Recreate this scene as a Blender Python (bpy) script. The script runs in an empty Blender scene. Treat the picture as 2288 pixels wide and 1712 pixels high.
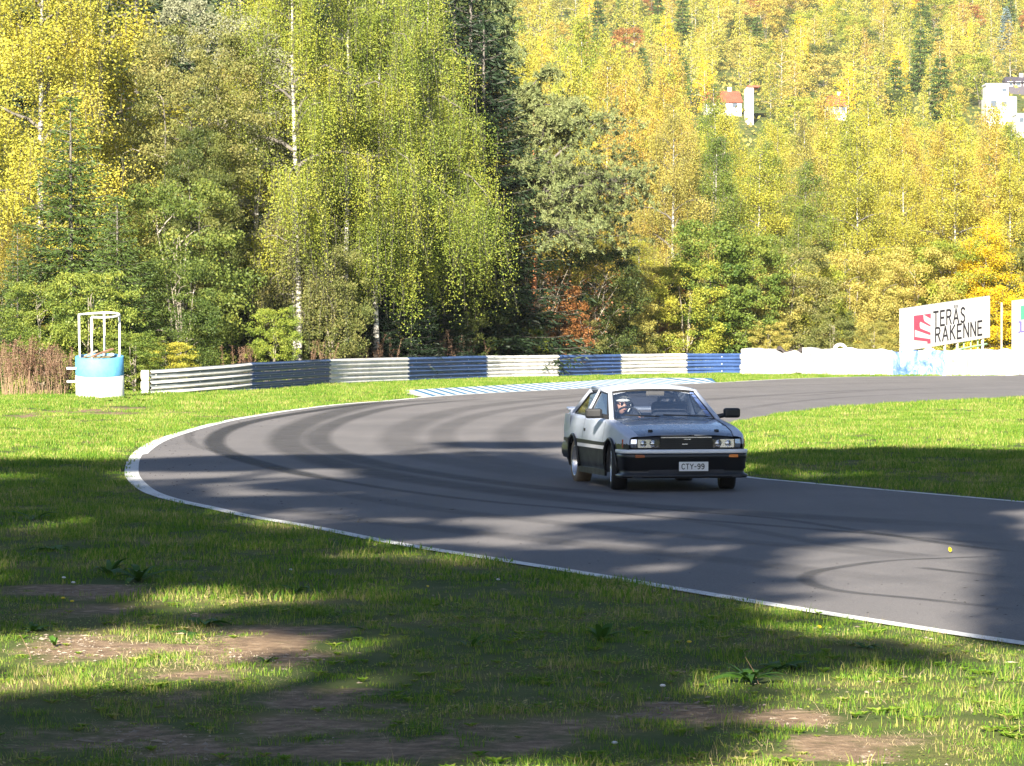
import bpy, bmesh, math, random
import numpy as np
from mathutils import Vector, Matrix

# ------------------------------------------------------------------ scene, camera, light
S = bpy.context.scene
COL = S.collection
FPX, HC, PITCH = 7500.0, 1.99, math.atan(116/7500.0)
cam = bpy.data.cameras.new('camera'); camo = bpy.data.objects.new('camera', cam); COL.objects.link(camo)
cam.sensor_width = 36; cam.lens = 36*FPX/2288; cam.clip_start = .5; cam.clip_end = 6000
camo.location = (0, 0, HC); camo.rotation_euler = (math.pi/2-PITCH, 0, 0)
S.camera = camo
S.render.resolution_x = 1024; S.render.resolution_y = 766
SUN_AZ, SUN_EL = math.radians(12), math.radians(24)     # behind the camera, a little to its left
SUNV = Vector((-math.sin(SUN_AZ)*math.cos(SUN_EL), -math.cos(SUN_AZ)*math.cos(SUN_EL), math.sin(SUN_EL)))
W = bpy.data.worlds.new('World'); S.world = W; W.use_nodes = True
nt = W.node_tree; nt.nodes.clear()
sky = nt.nodes.new('ShaderNodeTexSky'); sky.sky_type = 'NISHITA'; sky.sun_disc = False
sky.sun_elevation = SUN_EL; sky.sun_rotation = math.atan2(SUNV.x, SUNV.y)
sky.air_density = .65; sky.dust_density = .4; sky.ozone_density = 1.5
bg = nt.nodes.new('ShaderNodeBackground'); bg.inputs[1].default_value = .05
wo = nt.nodes.new('ShaderNodeOutputWorld')
nt.links.new(sky.outputs[0], bg.inputs[0]); nt.links.new(bg.outputs[0], wo.inputs[0])
sl = bpy.data.lights.new('sun', 'SUN'); sl.energy = 5.0; sl.angle = math.radians(.53); sl.color = (1, .93, .80)
so = bpy.data.objects.new('sun', sl); COL.objects.link(so); so.location = (-20, -60, 40)
so.rotation_euler = SUNV.to_track_quat('Z', 'Y').to_euler()
S.view_settings.view_transform = 'Standard'; S.view_settings.look = 'None'
S.view_settings.exposure = 1.95; S.view_settings.gamma = 1; S.view_settings.use_curve_mapping = False
S.render.engine = 'CYCLES'
S.cycles.volume_bounces = 0; S.cycles.max_bounces = 8; S.cycles.transparent_max_bounces = 24
S.cycles.diffuse_bounces = 3; S.cycles.glossy_bounces = 3; S.cycles.transmission_bounces = 5

K = 2288/2212
def ray(px, py):
    dx = (px-1144)/FPX; dz = (856-py)/FPX
    return dx, math.cos(PITCH)+dz*math.sin(PITCH), dz*math.cos(PITCH)-math.sin(PITCH)
def G(px, py, z=0.0):                       # point of the ground seen at a photo pixel
    a, b, c = ray(px, py); t = (z-HC)/c
    return (a*t, b*t, z)
def PT(px, py, d):                          # point at depth d seen at a photo pixel
    a, b, c = ray(px, py); t = d/b
    return Vector((a*t, d, HC+c*t))
def XA(px, d): return PT(px, 740, d).x
def ZA(py, d): return PT(1144, py, d).z

# ------------------------------------------------------------------ helpers
def tag(o, label=None, cat=None, group=None, kind=None):
    if label: o['label'] = label
    if cat: o['category'] = cat
    if group: o['group'] = group
    if kind: o['kind'] = kind
    return o
def link(o, parent=None):
    COL.objects.link(o)
    if parent is not None: o.parent = parent
    return o
def empty(name, loc=(0,0,0), rz=0, label=None, cat=None, group=None):
    o = bpy.data.objects.new(name, None); link(o); o.location = loc; o.rotation_euler = (0,0,rz)
    o.empty_display_size = .2
    return tag(o, label, cat, group)
def mesh(name, V, F, mats=(), smooth=False, midx=None):
    """V (n,3); F either an (m,k) array or a list of tuples"""
    me = bpy.data.meshes.new(name)
    V = np.asarray(V, dtype=np.float32)
    if isinstance(F, np.ndarray):
        m, k = F.shape
        me.vertices.add(len(V)); me.vertices.foreach_set('co', V.ravel())
        me.loops.add(m*k); me.loops.foreach_set('vertex_index', F.astype(np.int32).ravel())
        me.polygons.add(m); me.polygons.foreach_set('loop_start', np.arange(0, m*k, k, dtype=np.int32))
        try: me.polygons.foreach_set('loop_total', np.full(m, k, dtype=np.int32))
        except Exception: pass
        me.update(calc_edges=True)
    else:
        me.from_pydata([tuple(map(float, v)) for v in V], [], [tuple(int(i) for i in f) for f in F]); me.update()
    if not isinstance(mats, (list, tuple)): mats = (mats,)
    for mt in mats: me.materials.append(mt)
    if midx is not None: me.polygons.foreach_set('material_index', np.asarray(midx, dtype=np.int32))
    if smooth: me.polygons.foreach_set('use_smooth', np.ones(len(me.polygons), dtype=bool))
    return me
def obj(name, V, F, mats=(), parent=None, smooth=False, midx=None, bevel=0, sub=0, loc=None, rot=None):
    o = bpy.data.objects.new(name, mesh(name, V, F, mats, smooth, midx)); link(o, parent)
    if bevel:
        b = o.modifiers.new('bevel', 'BEVEL'); b.width = bevel; b.segments = 2; b.limit_method = 'ANGLE'
    if sub:
        b = o.modifiers.new('sub', 'SUBSURF'); b.levels = b.render_levels = sub
    if loc is not None: o.location = loc
    if rot is not None: o.rotation_euler = rot
    return o
class MB:
    """collects simple solids into one mesh"""
    def __init__(s): s.V = []; s.F = []; s.n = 0
    def add(s, V, F):
        s.V.extend([tuple(v) for v in V]); s.F.extend([tuple(int(i)+s.n for i in f) for f in F]); s.n = len(s.V); return s
    def box(s, c, d, rz=0, ry=0, rx=0):
        V, F = box(c, d, rz, ry, rx); return s.add(V, F)
    def tube(s, pts, r, n=6, caps=True):
        V, F = tube(pts, r, n, caps); return s.add(V, F)
    def build(s, name, mat, parent=None, **k): return obj(name, np.array(s.V), s.F, mat, parent, **k)
def box(c, d, rz=0, ry=0, rx=0):
    x, y, z = d[0]/2, d[1]/2, d[2]/2
    V = [(-x,-y,-z),(x,-y,-z),(x,y,-z),(-x,y,-z),(-x,-y,z),(x,-y,z),(x,y,z),(-x,y,z)]
    M = Matrix.Rotation(rz,3,'Z')@Matrix.Rotation(ry,3,'Y')@Matrix.Rotation(rx,3,'X')
    V = [tuple(M@Vector(v)+Vector(c)) for v in V]
    return V, [(0,3,2,1),(4,5,6,7),(0,1,5,4),(1,2,6,5),(2,3,7,6),(3,0,4,7)]
def tube(pts, r, n=6, caps=True):
    pts = np.asarray(pts, float); m = len(pts)
    r = np.full(m, r, float) if np.isscalar(r) else np.asarray(r, float)
    T = np.gradient(pts, axis=0); T /= np.linalg.norm(T, axis=1)[:,None]+1e-9
    up = np.array([0,0,1.]) if abs(T[:,2]).mean() < .8 else np.array([1.,0,0])
    A = np.cross(T, up); A /= np.linalg.norm(A, axis=1)[:,None]+1e-9
    B = np.cross(T, A)
    an = np.arange(n)*2*math.pi/n
    V = pts[:,None,:]+r[:,None,None]*(np.cos(an)[None,:,None]*A[:,None,:]+np.sin(an)[None,:,None]*B[:,None,:])
    V = V.reshape(-1,3)
    F = []
    for i in range(m-1):
        for j in range(n):
            F.append((i*n+j, i*n+(j+1)%n, (i+1)*n+(j+1)%n, (i+1)*n+j))
    if caps: F.append(tuple(range(n-1,-1,-1))); F.append(tuple((m-1)*n+j for j in range(n)))
    return V, F
def lathe(prof, n=24, axis='Z', closed=False):
    V = []; F = []; m = len(prof)
    for i in range(n):
        a = 2*math.pi*i/n; c, s = math.cos(a), math.sin(a)
        for r, h in prof:
            V.append((r*c, r*s, h) if axis == 'Z' else (r*c, h, r*s))
    for i in range(n):
        j = (i+1)%n
        for k in range(m if closed else m-1):
            l = (k+1)%m
            F.append((i*m+k, j*m+k, j*m+l, i*m+l))
    return V, F
def grid(fn, nu, nv, u0=0, u1=1, v0=0, v1=1):
    V = [fn(u0+(u1-u0)*i/nu, v0+(v1-v0)*j/nv) for i in range(nu+1) for j in range(nv+1)]
    F = [(i*(nv+1)+j, (i+1)*(nv+1)+j, (i+1)*(nv+1)+j+1, i*(nv+1)+j+1) for i in range(nu) for j in range(nv)]
    return V, F

# ------------------------------------------------------------------ materials
def newmat(name):
    m = bpy.data.materials.new(name); m.use_nodes = True; t = m.node_tree; t.nodes.clear()
    o = t.nodes.new('ShaderNodeOutputMaterial'); return m, t, o
def N(t, ty, **k):
    n = t.nodes.new(ty)
    for a, b in k.items(): setattr(n, a, b)
    return n
def L(t, a, b): t.links.new(a, b)
def c4(c): return (c[0], c[1], c[2], 1)
def noise(t, scale, detail=4, rough=.55, coord=None, dist=0):
    n = N(t, 'ShaderNodeTexNoise'); n.inputs['Scale'].default_value = scale
    n.inputs['Detail'].default_value = detail; n.inputs['Roughness'].default_value = rough
    n.inputs['Distortion'].default_value = dist
    if coord is not None: L(t, coord, n.inputs['Vector'])
    return n
def ramp(t, fac, stops):
    r = N(t, 'ShaderNodeValToRGB'); e = r.color_ramp.elements
    while len(e) < len(stops): e.new(.5)
    for i, (p, c) in enumerate(stops):
        e[i].position = p; e[i].color = c4(c) if len(c) == 3 else c
    L(t, fac, r.inputs[0]); return r
def mixc(t, fac, a, b, mode='MIX'):
    m = N(t, 'ShaderNodeMix', data_type='RGBA', blend_type=mode)
    for s, v in ((0, fac), (6, a), (7, b)):
        if hasattr(v, 'is_output'): L(t, v, m.inputs[s])
        else: m.inputs[s].default_value = c4(v) if isinstance(v, (tuple, list)) else v
    return m.outputs[2]
def mth(t, op, a, b=None, clamp=False):
    m = N(t, 'ShaderNodeMath', operation=op, use_clamp=clamp)
    for i, v in enumerate((a, b)):
        if v is None: continue
        if hasattr(v, 'is_output'): L(t, v, m.inputs[i])
        else: m.inputs[i].default_value = v
    return m.outputs[0]
def pbr(t, o, col, rough=.6, metal=0, spec=.5, bump=None, bstr=.2, coat=0, trans=0):
    b = N(t, 'ShaderNodeBsdfPrincipled')
    for nm, v in (('Base Color', col), ('Roughness', rough), ('Metallic', metal)):
        if hasattr(v, 'is_output'): L(t, v, b.inputs[nm])
        else: b.inputs[nm].default_value = c4(v) if isinstance(v, (tuple, list)) else v
    b.inputs['Specular IOR Level'].default_value = spec
    b.inputs['Coat Weight'].default_value = coat
    if bump is not None:
        bu = N(t, 'ShaderNodeBump'); bu.inputs['Strength'].default_value = bstr; bu.inputs['Distance'].default_value = .02
        L(t, bump, bu.inputs['Height']); L(t, bu.outputs[0], b.inputs['Normal'])
    L(t, b.outputs[0], o.inputs[0]); return b
def plain(name, col, rough=.6, metal=0, spec=.5, coat=0, var=.15, scale=6, bstr=.08):
    m, t, o = newmat(name)
    tc = N(t, 'ShaderNodeTexCoord')
    n = noise(t, scale, 5, .6, tc.outputs['Object'])
    r = ramp(t, n.outputs[0], [(.3, tuple(c*(1-var) for c in col)), (.7, tuple(min(1, c*(1+var)) for c in col))])
    pbr(t, o, r.outputs[0], rough, metal, spec, n.outputs[0], bstr, coat); return m
def leafmat(name, cols, trans=.35, nscale=.5, osh=.25, rough=.55):
    """per leaf colour spread, slow drift through the crown, a shift from tree to tree"""
    m, t, o = newmat(name)
    g = N(t, 'ShaderNodeNewGeometry'); oi = N(t, 'ShaderNodeObjectInfo'); tc = N(t, 'ShaderNodeTexCoord')
    n = noise(t, nscale, 3, .6, tc.outputs['Object'])
    f = mth(t, 'MULTIPLY', g.outputs['Random Per Island'], .30)
    f = mth(t, 'ADD', f, mth(t, 'MULTIPLY', mth(t, 'SUBTRACT', n.outputs[0], .24), 1.15))
    f = mth(t, 'ADD', f, mth(t, 'MULTIPLY', mth(t, 'SUBTRACT', oi.outputs['Random'], .5), osh), clamp=True)
    k = len(cols); r = ramp(t, f, [(.08+.84*i/(k-1), c) for i, c in enumerate(cols)])
    b = N(t, 'ShaderNodeBsdfPrincipled'); L(t, r.outputs[0], b.inputs['Base Color'])
    b.inputs['Roughness'].default_value = rough; b.inputs['Specular IOR Level'].default_value = .35
    tr = N(t, 'ShaderNodeBsdfTranslucent'); L(t, r.outputs[0], tr.inputs[0])
    mx = N(t, 'ShaderNodeMixShader'); mx.inputs[0].default_value = trans
    L(t, b.outputs[0], mx.inputs[1]); L(t, tr.outputs[0], mx.inputs[2]); L(t, mx.outputs[0], o.inputs[0])
    return m
def birchbark():
    m, t, o = newmat('birch_bark')
    tc = N(t, 'ShaderNodeTexCoord'); mp = N(t, 'ShaderNodeMapping'); mp.inputs['Scale'].default_value = (2.2, 2.2, 7)
    L(t, tc.outputs['Object'], mp.inputs[0])
    n = noise(t, 1.3, 6, .75, mp.outputs[0])
    n2 = noise(t, .35, 2, .5, tc.outputs['Object'])
    f = mth(t, 'ADD', n.outputs[0], mth(t, 'MULTIPLY', mth(t, 'SUBTRACT', n2.outputs[0], .5), .45))
    r = ramp(t, f, [(.44, (.03,.028,.025)), (.52, (.42,.39,.34)), (.66, (.68,.65,.58))])
    pbr(t, o, r.outputs[0], .7, bump=n.outputs[0], bstr=.4); return m
M = {}
M['birchbark'] = birchbark()
M['bark'] = plain('grey_bark', (.13,.115,.095), .9, var=.4, scale=5, bstr=.5)
M['twig'] = plain('pale_twig', (.30,.26,.20), .85, var=.3, scale=4)
M['pinebark'] = plain('orange_pine_bark', (.52,.20,.08), .85, var=.4, scale=4, bstr=.5)
M['yellow'] = leafmat('yellow_birch_leaves', [(.20,.24,.035), (.40,.39,.05), (.56,.49,.07), (.60,.45,.08)])
M['gold'] = leafmat('golden_birch_leaves', [(.26,.23,.04), (.45,.37,.06), (.55,.39,.08), (.44,.26,.06)])
M['yelgreen'] = leafmat('yellow_green_birch_leaves', [(.11,.16,.022), (.26,.31,.04), (.45,.43,.055), (.58,.50,.07)])
M['weep'] = leafmat('weeping_birch_leaves', [(.10,.16,.025), (.24,.30,.04), (.41,.41,.055), (.58,.50,.07)])
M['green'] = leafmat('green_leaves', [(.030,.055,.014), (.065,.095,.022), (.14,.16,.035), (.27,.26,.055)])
M['midgreen'] = leafmat('mid_green_leaves', [(.035,.07,.015), (.085,.13,.025), (.18,.22,.04), (.33,.32,.06)])
M['olive'] = leafmat('olive_leaves', [(.075,.11,.027), (.16,.18,.045), (.28,.26,.08), (.42,.33,.09)])
M['fresh'] = leafmat('fresh_green_leaves', [(.06,.12,.02), (.14,.20,.032), (.27,.31,.05), (.42,.38,.07)])
M['rust'] = leafmat('rusty_leaves', [(.20,.10,.035), (.34,.14,.05), (.45,.22,.06), (.40,.26,.07)])
M['bright'] = leafmat('bright_yellow_leaves', [(.58,.46,.02), (.74,.56,.025), (.80,.55,.03)])
M['brownyel'] = leafmat('brown_yellow_leaves', [(.16,.18,.05), (.36,.33,.075), (.52,.43,.10), (.44,.30,.09)])
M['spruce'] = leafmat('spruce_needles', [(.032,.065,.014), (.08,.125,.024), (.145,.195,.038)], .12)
M['shadespruce'] = leafmat('shade_darkened_spruce_needles', [(.009,.020,.007), (.018,.036,.012), (.034,.058,.020)], .08)  # needles darkened so the gaps deep in the wood look shaded
M['bluespruce'] = leafmat('blue_spruce_needles', [(.12,.17,.17), (.22,.28,.28)], .1)
M['pine'] = leafmat('pine_needles', [(.08,.12,.045), (.16,.19,.065), (.26,.265,.10)], .15)
M['grey'] = leafmat('grey_willow_leaves', [(.16,.17,.09), (.30,.30,.18)], .2)
# ------------------------------------------------------------------ track outline (world metres)
def smooth(P, n=8):
    P = np.asarray(P, float); P = np.vstack([2*P[0]-P[1], P, 2*P[-1]-P[-2]]); out = []
    for i in range(1, len(P)-2):
        for k in range(n):
            t = k/n; a, b, c, d = P[i-1], P[i], P[i+1], P[i+2]
            out.append(.5*((2*b)+(c-a)*t+(2*a-5*b+4*c-d)*t*t+(3*b-a-3*c+d)*t**3))
    out.append(P[-2]); return np.array(out)
def extend(P, k, a=None):
    """adds a straight run-out of k metres at each end of a path"""
    P = np.asarray(P); u = P[0]-P[2]; v = P[-1]-P[-3]
    return np.vstack([P[0]+u/np.linalg.norm(u)*k, P, P[-1]+v/np.linalg.norm(v)*(a or k)])
OUTpx = [(2288,839),(2067,841),(1911,842.5),(1760,847),(1605,855),(1370,865),(1262,870),(1081,879),(958,887),(870,895),(743,905),(638,918),(560,930),(490,943),
         (416,962),(348,984),(307,1007),(289,1027),(282,1050),(284.5,1068),(307,1091),(339,1107),(393,1122),(461,1136),(551,1156),(687,1179),(868,1215),
         (1048,1244),(1280,1281),(1500,1318),(1685,1349),(1870,1379),(2106,1416),(2288,1443)]
INpx = [(2288,891),(2100,897),(1900,908),(1780,920),(1700,932),(1640,945),(1592,962),(1566,985),(1572,1015),(1610,1045),(1665,1065),(1800,1079),(2000,1097),(2288,1122)]
OUT0 = smooth([G(*p)[:2] for p in OUTpx]); IN0 = smooth([G(*p)[:2] for p in INpx])
OUTW = extend(OUT0, 160, 14); INW = extend(IN0, 160, 24)
POLY = np.vstack([OUTW, INW[::-1]])
def inpoly(x, y, P):
    x = np.asarray(x); y = np.asarray(y); c = np.zeros(x.shape, bool); j = len(P)-1
    for i in range(len(P)):
        xi, yi = P[i]; xj, yj = P[j]
        if yi != yj:
            c ^= ((yi > y) != (yj > y)) & (x < (xj-xi)*(y-yi)/(yj-yi)+xi)
        j = i
    return c
SEG = np.vstack([OUTW, INW])
def dense(P, st=.35):
    out = []
    for a, b in zip(P[:-1], P[1:]):
        k = max(1, int(np.linalg.norm(b-a)/st)); out.append(a+(b-a)*np.arange(k)[:,None]/k)
    return np.vstack(out)
EDGE = np.vstack([dense(OUTW), dense(INW)])
EDGE = EDGE[(EDGE[:,1] < 175) & (EDGE[:,1] > 8) & (abs(EDGE[:,0]) < 60)]
from mathutils.kdtree import KDTree
KD = KDTree(len(EDGE))
for i, e in enumerate(EDGE): KD.insert((e[0], e[1], 0), i)
KD.balance()
def edgedist(x, y):
    return np.array([KD.find((a, b, 0))[2] for a, b in zip(x, y)])
# bare soil patches given in the photograph's layout: centre, radii, strength
def blob(cx, cy, rx, ry, s=1.):
    a = np.array(G(cx*K, cy*K)); l = np.array(G((cx-rx)*K, cy*K)); t = np.array(G(cx*K, (cy-ry)*K)); b = np.array(G(cx*K, (cy+ry)*K))
    return (a[0], (t[1]+b[1])/2, a[0]-l[0], (t[1]-b[1])/2, s)
SOIL = [blob(220,892,130,12), blob(100,900,110,9,.7), blob(400,892,60,6,.6), blob(430,1405,430,62,.66), blob(600,1402,150,20,.85), blob(260,1405,120,20,.85), blob(430,1345,130,14,.6), blob(150,1330,150,26,.5),
        blob(1600,1560,330,30,.62), blob(1900,1630,330,36,.66), blob(700,1610,800,60,.62), blob(700,1520,500,30,.5), blob(180,1290,200,22,.5), blob(60,1280,90,14,.5),
        blob(1450,1530,80,14,.6), blob(450,1475,130,14,.5), blob(900,1420,60,12,.4), blob(1650,1640,200,24,.8)]
def soil(x, y):
    s = np.zeros(np.shape(x))
    for cx, cy, rx, ry, k in SOIL:
        s = np.maximum(s, k*np.clip(1.5-1.5*(((x-cx)/rx)**2+((y-cy)/ry)**2), 0, 1))
    w = np.array([mn.noise((a*1.1, b*.6, 4))*.6+mn.noise((a*3.1, b*1.7, 5))*.5 for a, b in zip(np.ravel(x), np.ravel(y))]).reshape(np.shape(x)) if np.size(x) < 200000 else 0
    return np.clip(s*(1+1.7*w)+.8*w*(s > .02), 0, 1)
def hillz(x, y):
    y = np.asarray(y, float)
    return np.where(y < 400, 0, (y-400)*.182*np.clip((y-400)/120, 0, 1)) + np.where(y > 420, 6*np.sin(np.asarray(x)*.012+1.7)*np.clip((y-420)/200, 0, 1), 0)
rng = np.random.default_rng(7)

def axis(parts):
    out = []
    for a, b, st in parts: out += list(np.arange(a, b, st))
    return np.array(out+[parts[-1][1]])
ys = axis([(-160,0,20),(0,11,2),(11,45,.2),(45,112,.8),(112,180,4),(180,400,20),(400,1080,34)])
xs = axis([(-900,-300,100),(-300,-60,30),(-60,-20,5),(-20,-9,.8),(-9,9,.16),(9,22,.8),(22,60,5),(60,300,30),(300,900,100)])
X, Y = np.meshgrid(xs, ys)
from mathutils import noise as mn
X1, Y1 = X.ravel(), Y.ravel()
near = (Y1 > 8) & (Y1 < 175) & (abs(X1) < 40)
KERBP = np.array([G(*p)[:2] for p in [(900,888),(925,890),(1081,881),(1262,872),(1370,867),(1605,857),(1615,852),(1590,847.5),(1500,846.5),(1406,848),(1262,855.5),(1081,865),(900,875)]])
ins = inpoly(X1, Y1, POLY) | inpoly(X1, Y1, KERBP)
ed = np.full(X1.shape, 9.); ed[near] = edgedist(X1[near], Y1[near])
rel = np.zeros(X1.shape)
idx = np.where(near & ~ins)[0]
rel[idx] = [.5+.5*mn.noise((X1[i]*.55, Y1[i]*.35, 0))+.35*mn.noise((X1[i]*2.1, Y1[i]*1.4, 3)) for i in idx]
Z1 = np.where(ins, -.03*np.clip(ed/.3, 0, 1), .05*rel*np.clip((ed-.1)/1.2, 0, 1)) + hillz(X1, Y1)
V = np.stack([X1, Y1, Z1], 1); ny, nx = X.shape
ii = np.arange(ny-1)[:,None]*nx+np.arange(nx-1)[None,:]
F = np.stack([ii, ii+1, ii+1+nx, ii+nx], -1).reshape(-1, 4)
gm, t, o = newmat('grassy_ground')
g = N(t, 'ShaderNodeNewGeometry'); at = N(t, 'ShaderNodeAttribute', attribute_name='soil')
n1 = noise(t, .55, 5, .6, g.outputs['Position']); n2 = noise(t, 9, 6, .7, g.outputs['Position']); n3 = noise(t, 55, 3, .7, g.outputs['Position'])
grc = ramp(t, n1.outputs[0], [(.3,(.045,.075,.015)),(.5,(.085,.11,.025)),(.7,(.18,.15,.055))])
sc_ = ramp(t, n2.outputs[0], [(.3,(.12,.08,.05)),(.55,(.27,.185,.115)),(.75,(.42,.32,.21))])
sf = mth(t, 'ADD', at.outputs['Fac'], mth(t, 'MULTIPLY', mth(t, 'SUBTRACT', n2.outputs[0], .5), 1.1))
sf = ramp(t, sf, [(.25,(0,0,0)),(.8,(1,1,1))])
col = mixc(t, sf.outputs[0], grc.outputs[0], sc_.outputs[0])
col = mixc(t, .35, col, mixc(t, n3.outputs[0], (.4,.4,.4), (1.6,1.6,1.6)), 'MULTIPLY')
pbr(t, o, col, .95, spec=.2, bump=mth(t, 'ADD', n2.outputs[0], mth(t, 'MULTIPLY', n3.outputs[0], .5)), bstr=1.0)
ground = obj('ground', V, F, gm, smooth=True); tag(ground, kind='structure')
a = ground.data.attributes.new('soil', 'FLOAT', 'POINT'); a.data.foreach_set('value', soil(X1, Y1).astype(np.float32))

# ------------------------------------------------------------------ asphalt
am, t, o = newmat('asphalt')
g = N(t, 'ShaderNodeNewGeometry')
n1 = noise(t, .25, 4, .6, g.outputs['Position']); n2 = noise(t, 38, 4, .75, g.outputs['Position']); n3 = noise(t, 95, 2, .8, g.outputs['Position'])
mp = N(t, 'ShaderNodeMapping'); mp.inputs['Rotation'].default_value = (0,0,math.radians(-12)); mp.inputs['Scale'].default_value = (.9,.09,1); L(t, g.outputs['Position'], mp.inputs[0])
n4 = noise(t, 1.6, 5, .6, mp.outputs[0])
base = ramp(t, n1.outputs[0], [(.3,(.145,.136,.135)),(.7,(.188,.174,.170))])
col = mixc(t, .5, base.outputs[0], mixc(t, n4.outputs[0], (.62,.62,.64), (1.3,1.3,1.3)), 'MULTIPLY')
col = mixc(t, .6, col, mixc(t, n2.outputs[0], (.35,.35,.35), (1.65,1.65,1.65)), 'MULTIPLY')
sp = ramp(t, n3.outputs[0], [(.62,(0,0,0)),(.72,(1,1,1))])
col = mixc(t, sp.outputs[0], col, (.34,.31,.28))
pbr(t, o, col, .82, spec=.35, bump=mth(t, 'ADD', n2.outputs[0], n3.outputs[0]), bstr=.5)
def flat(name, P, z, mat, parent=None):
    from mathutils.geometry import delaunay_2d_cdt
    n = len(P); r_ = delaunay_2d_cdt([Vector((float(p[0]), float(p[1]))) for p in P], [(i, (i+1)%n) for i in range(n)], [], 1, 1e-5)
    Fs = [tuple(f) for f in r_[2]]; Vs = [(v[0], v[1], z) for v in r_[0]]
    Fs = [f if (r_[0][f[1]]-r_[0][f[0]]).cross(r_[0][f[2]]-r_[0][f[0]]) > 0 else f[::-1] for f in Fs]
    cc = np.array([np.mean([Vs[i][:2] for i in f], 0) for f in Fs]); kk = inpoly(cc[:,0], cc[:,1], P); Fs = [f for f, q in zip(Fs, kk) if q]
    me = bpy.data.meshes.new(name); me.from_pydata(Vs, [], Fs); me.update()
    me.materials.append(mat); ob = bpy.data.objects.new(name, me); return link(ob, parent)
road = flat('road', POLY, .004, am); tag(road, kind='structure')

def offs(P, w):
    P = np.asarray(P); T = np.gradient(P, axis=0); T /= np.linalg.norm(T, axis=1)[:,None]
    return P+np.stack([-T[:,1], T[:,0]], 1)*(w[:,None] if hasattr(w, 'shape') else w)
def ribbon(P, w0, w1, z):
    A = offs(P, w0); B = offs(P, w1); n = len(P)
    V = np.vstack([np.c_[A, np.full(n, z)], np.c_[B, np.full(n, z)]])
    F = [(i, i+1, n+i+1, n+i) for i in range(n-1)]; return V, F
# white edge line; the outer path runs right to left (far) and back (near): road lies on its left side
lm, t, o = newmat('worn_line_paint')
g = N(t, 'ShaderNodeNewGeometry'); n1 = noise(t, 14, 5, .7, g.outputs['Position']); n2 = noise(t, 1.2, 3, .5, g.outputs['Position'])
f = mth(t, 'ADD', n1.outputs[0], mth(t, 'MULTIPLY', n2.outputs[0], .35))
r = ramp(t, f, [(.45,(.15,.14,.13)),(.57,(.55,.54,.51)),(.78,(.76,.75,.72))])
pbr(t, o, r.outputs[0], .7, bump=n1.outputs[0], bstr=.2)
n = len(OUTW)
s01 = np.linspace(0, 1, n); apex = np.exp(-((s01-.57)/.10)**2)
wd = .13+.05*apex+.08*(s01 < .5)
V, F = ribbon(OUTW, np.full(n, -.02), wd, .008)
wl = obj('white_edge_line', V, F, lm); tag(wl, 'long white edge line sweeping round the outside of the bend', 'road marking'); wl['kind'] = 'structure'
k0 = int(len(IN0)*.60)
Pi = np.vstack([IN0[k0:], INW[-1:]]); V, F = ribbon(Pi, np.full(len(Pi), .10), np.full(len(Pi), -.02), .008)
V, F = ribbon(Pi, np.full(len(Pi), -.11), np.full(len(Pi), .02), .008)
wl2 = obj('white_edge_line', V, F, lm); wl2['kind'] = 'structure'; wl2['label'] = 'thin white line between the asphalt and the infield grass on the right'

# ------------------------------------------------------------------ tyre marks: dark rubber laid on the asphalt, a part of the road
def rubber(name, dens, chop):
    m, t, o = newmat(name)
    at = N(t, 'ShaderNodeAttribute', attribute_name='edge'); g = N(t, 'ShaderNodeNewGeometry'); al = N(t, 'ShaderNodeAttribute', attribute_name='along')
    n1 = noise(t, 2.5, 4, .6, g.outputs['Position'])
    f = mth(t, 'MULTIPLY', at.outputs['Fac'], mth(t, 'ADD', n1.outputs[0], .35)); f = mth(t, 'MULTIPLY', f, dens)
    if chop:
        w = mth(t, 'SINE', mth(t, 'MULTIPLY', al.outputs['Fac'], chop)); w = mth(t, 'ADD', mth(t, 'MULTIPLY', w, .35), .65); f = mth(t, 'MULTIPLY', f, w)
    b = N(t, 'ShaderNodeBsdfPrincipled'); b.inputs['Base Color'].default_value = (.02,.02,.021,1); b.inputs['Roughness'].default_value = .7
    tr = N(t, 'ShaderNodeBsdfTransparent'); mx = N(t, 'ShaderNodeMixShader')
    L(t, mth(t, 'MINIMUM', f, .92), mx.inputs[0]); L(t, tr.outputs[0], mx.inputs[1]); L(t, b.outputs[0], mx.inputs[2]); L(t, mx.outputs[0], o.inputs[0]); return m
RUB = {'strong': rubber('tyre_rubber_strong', 1.05, 26), 'mid': rubber('tyre_rubber', .40, 0), 'faint': rubber('tyre_rubber_faint', .20, 0)}
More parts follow.
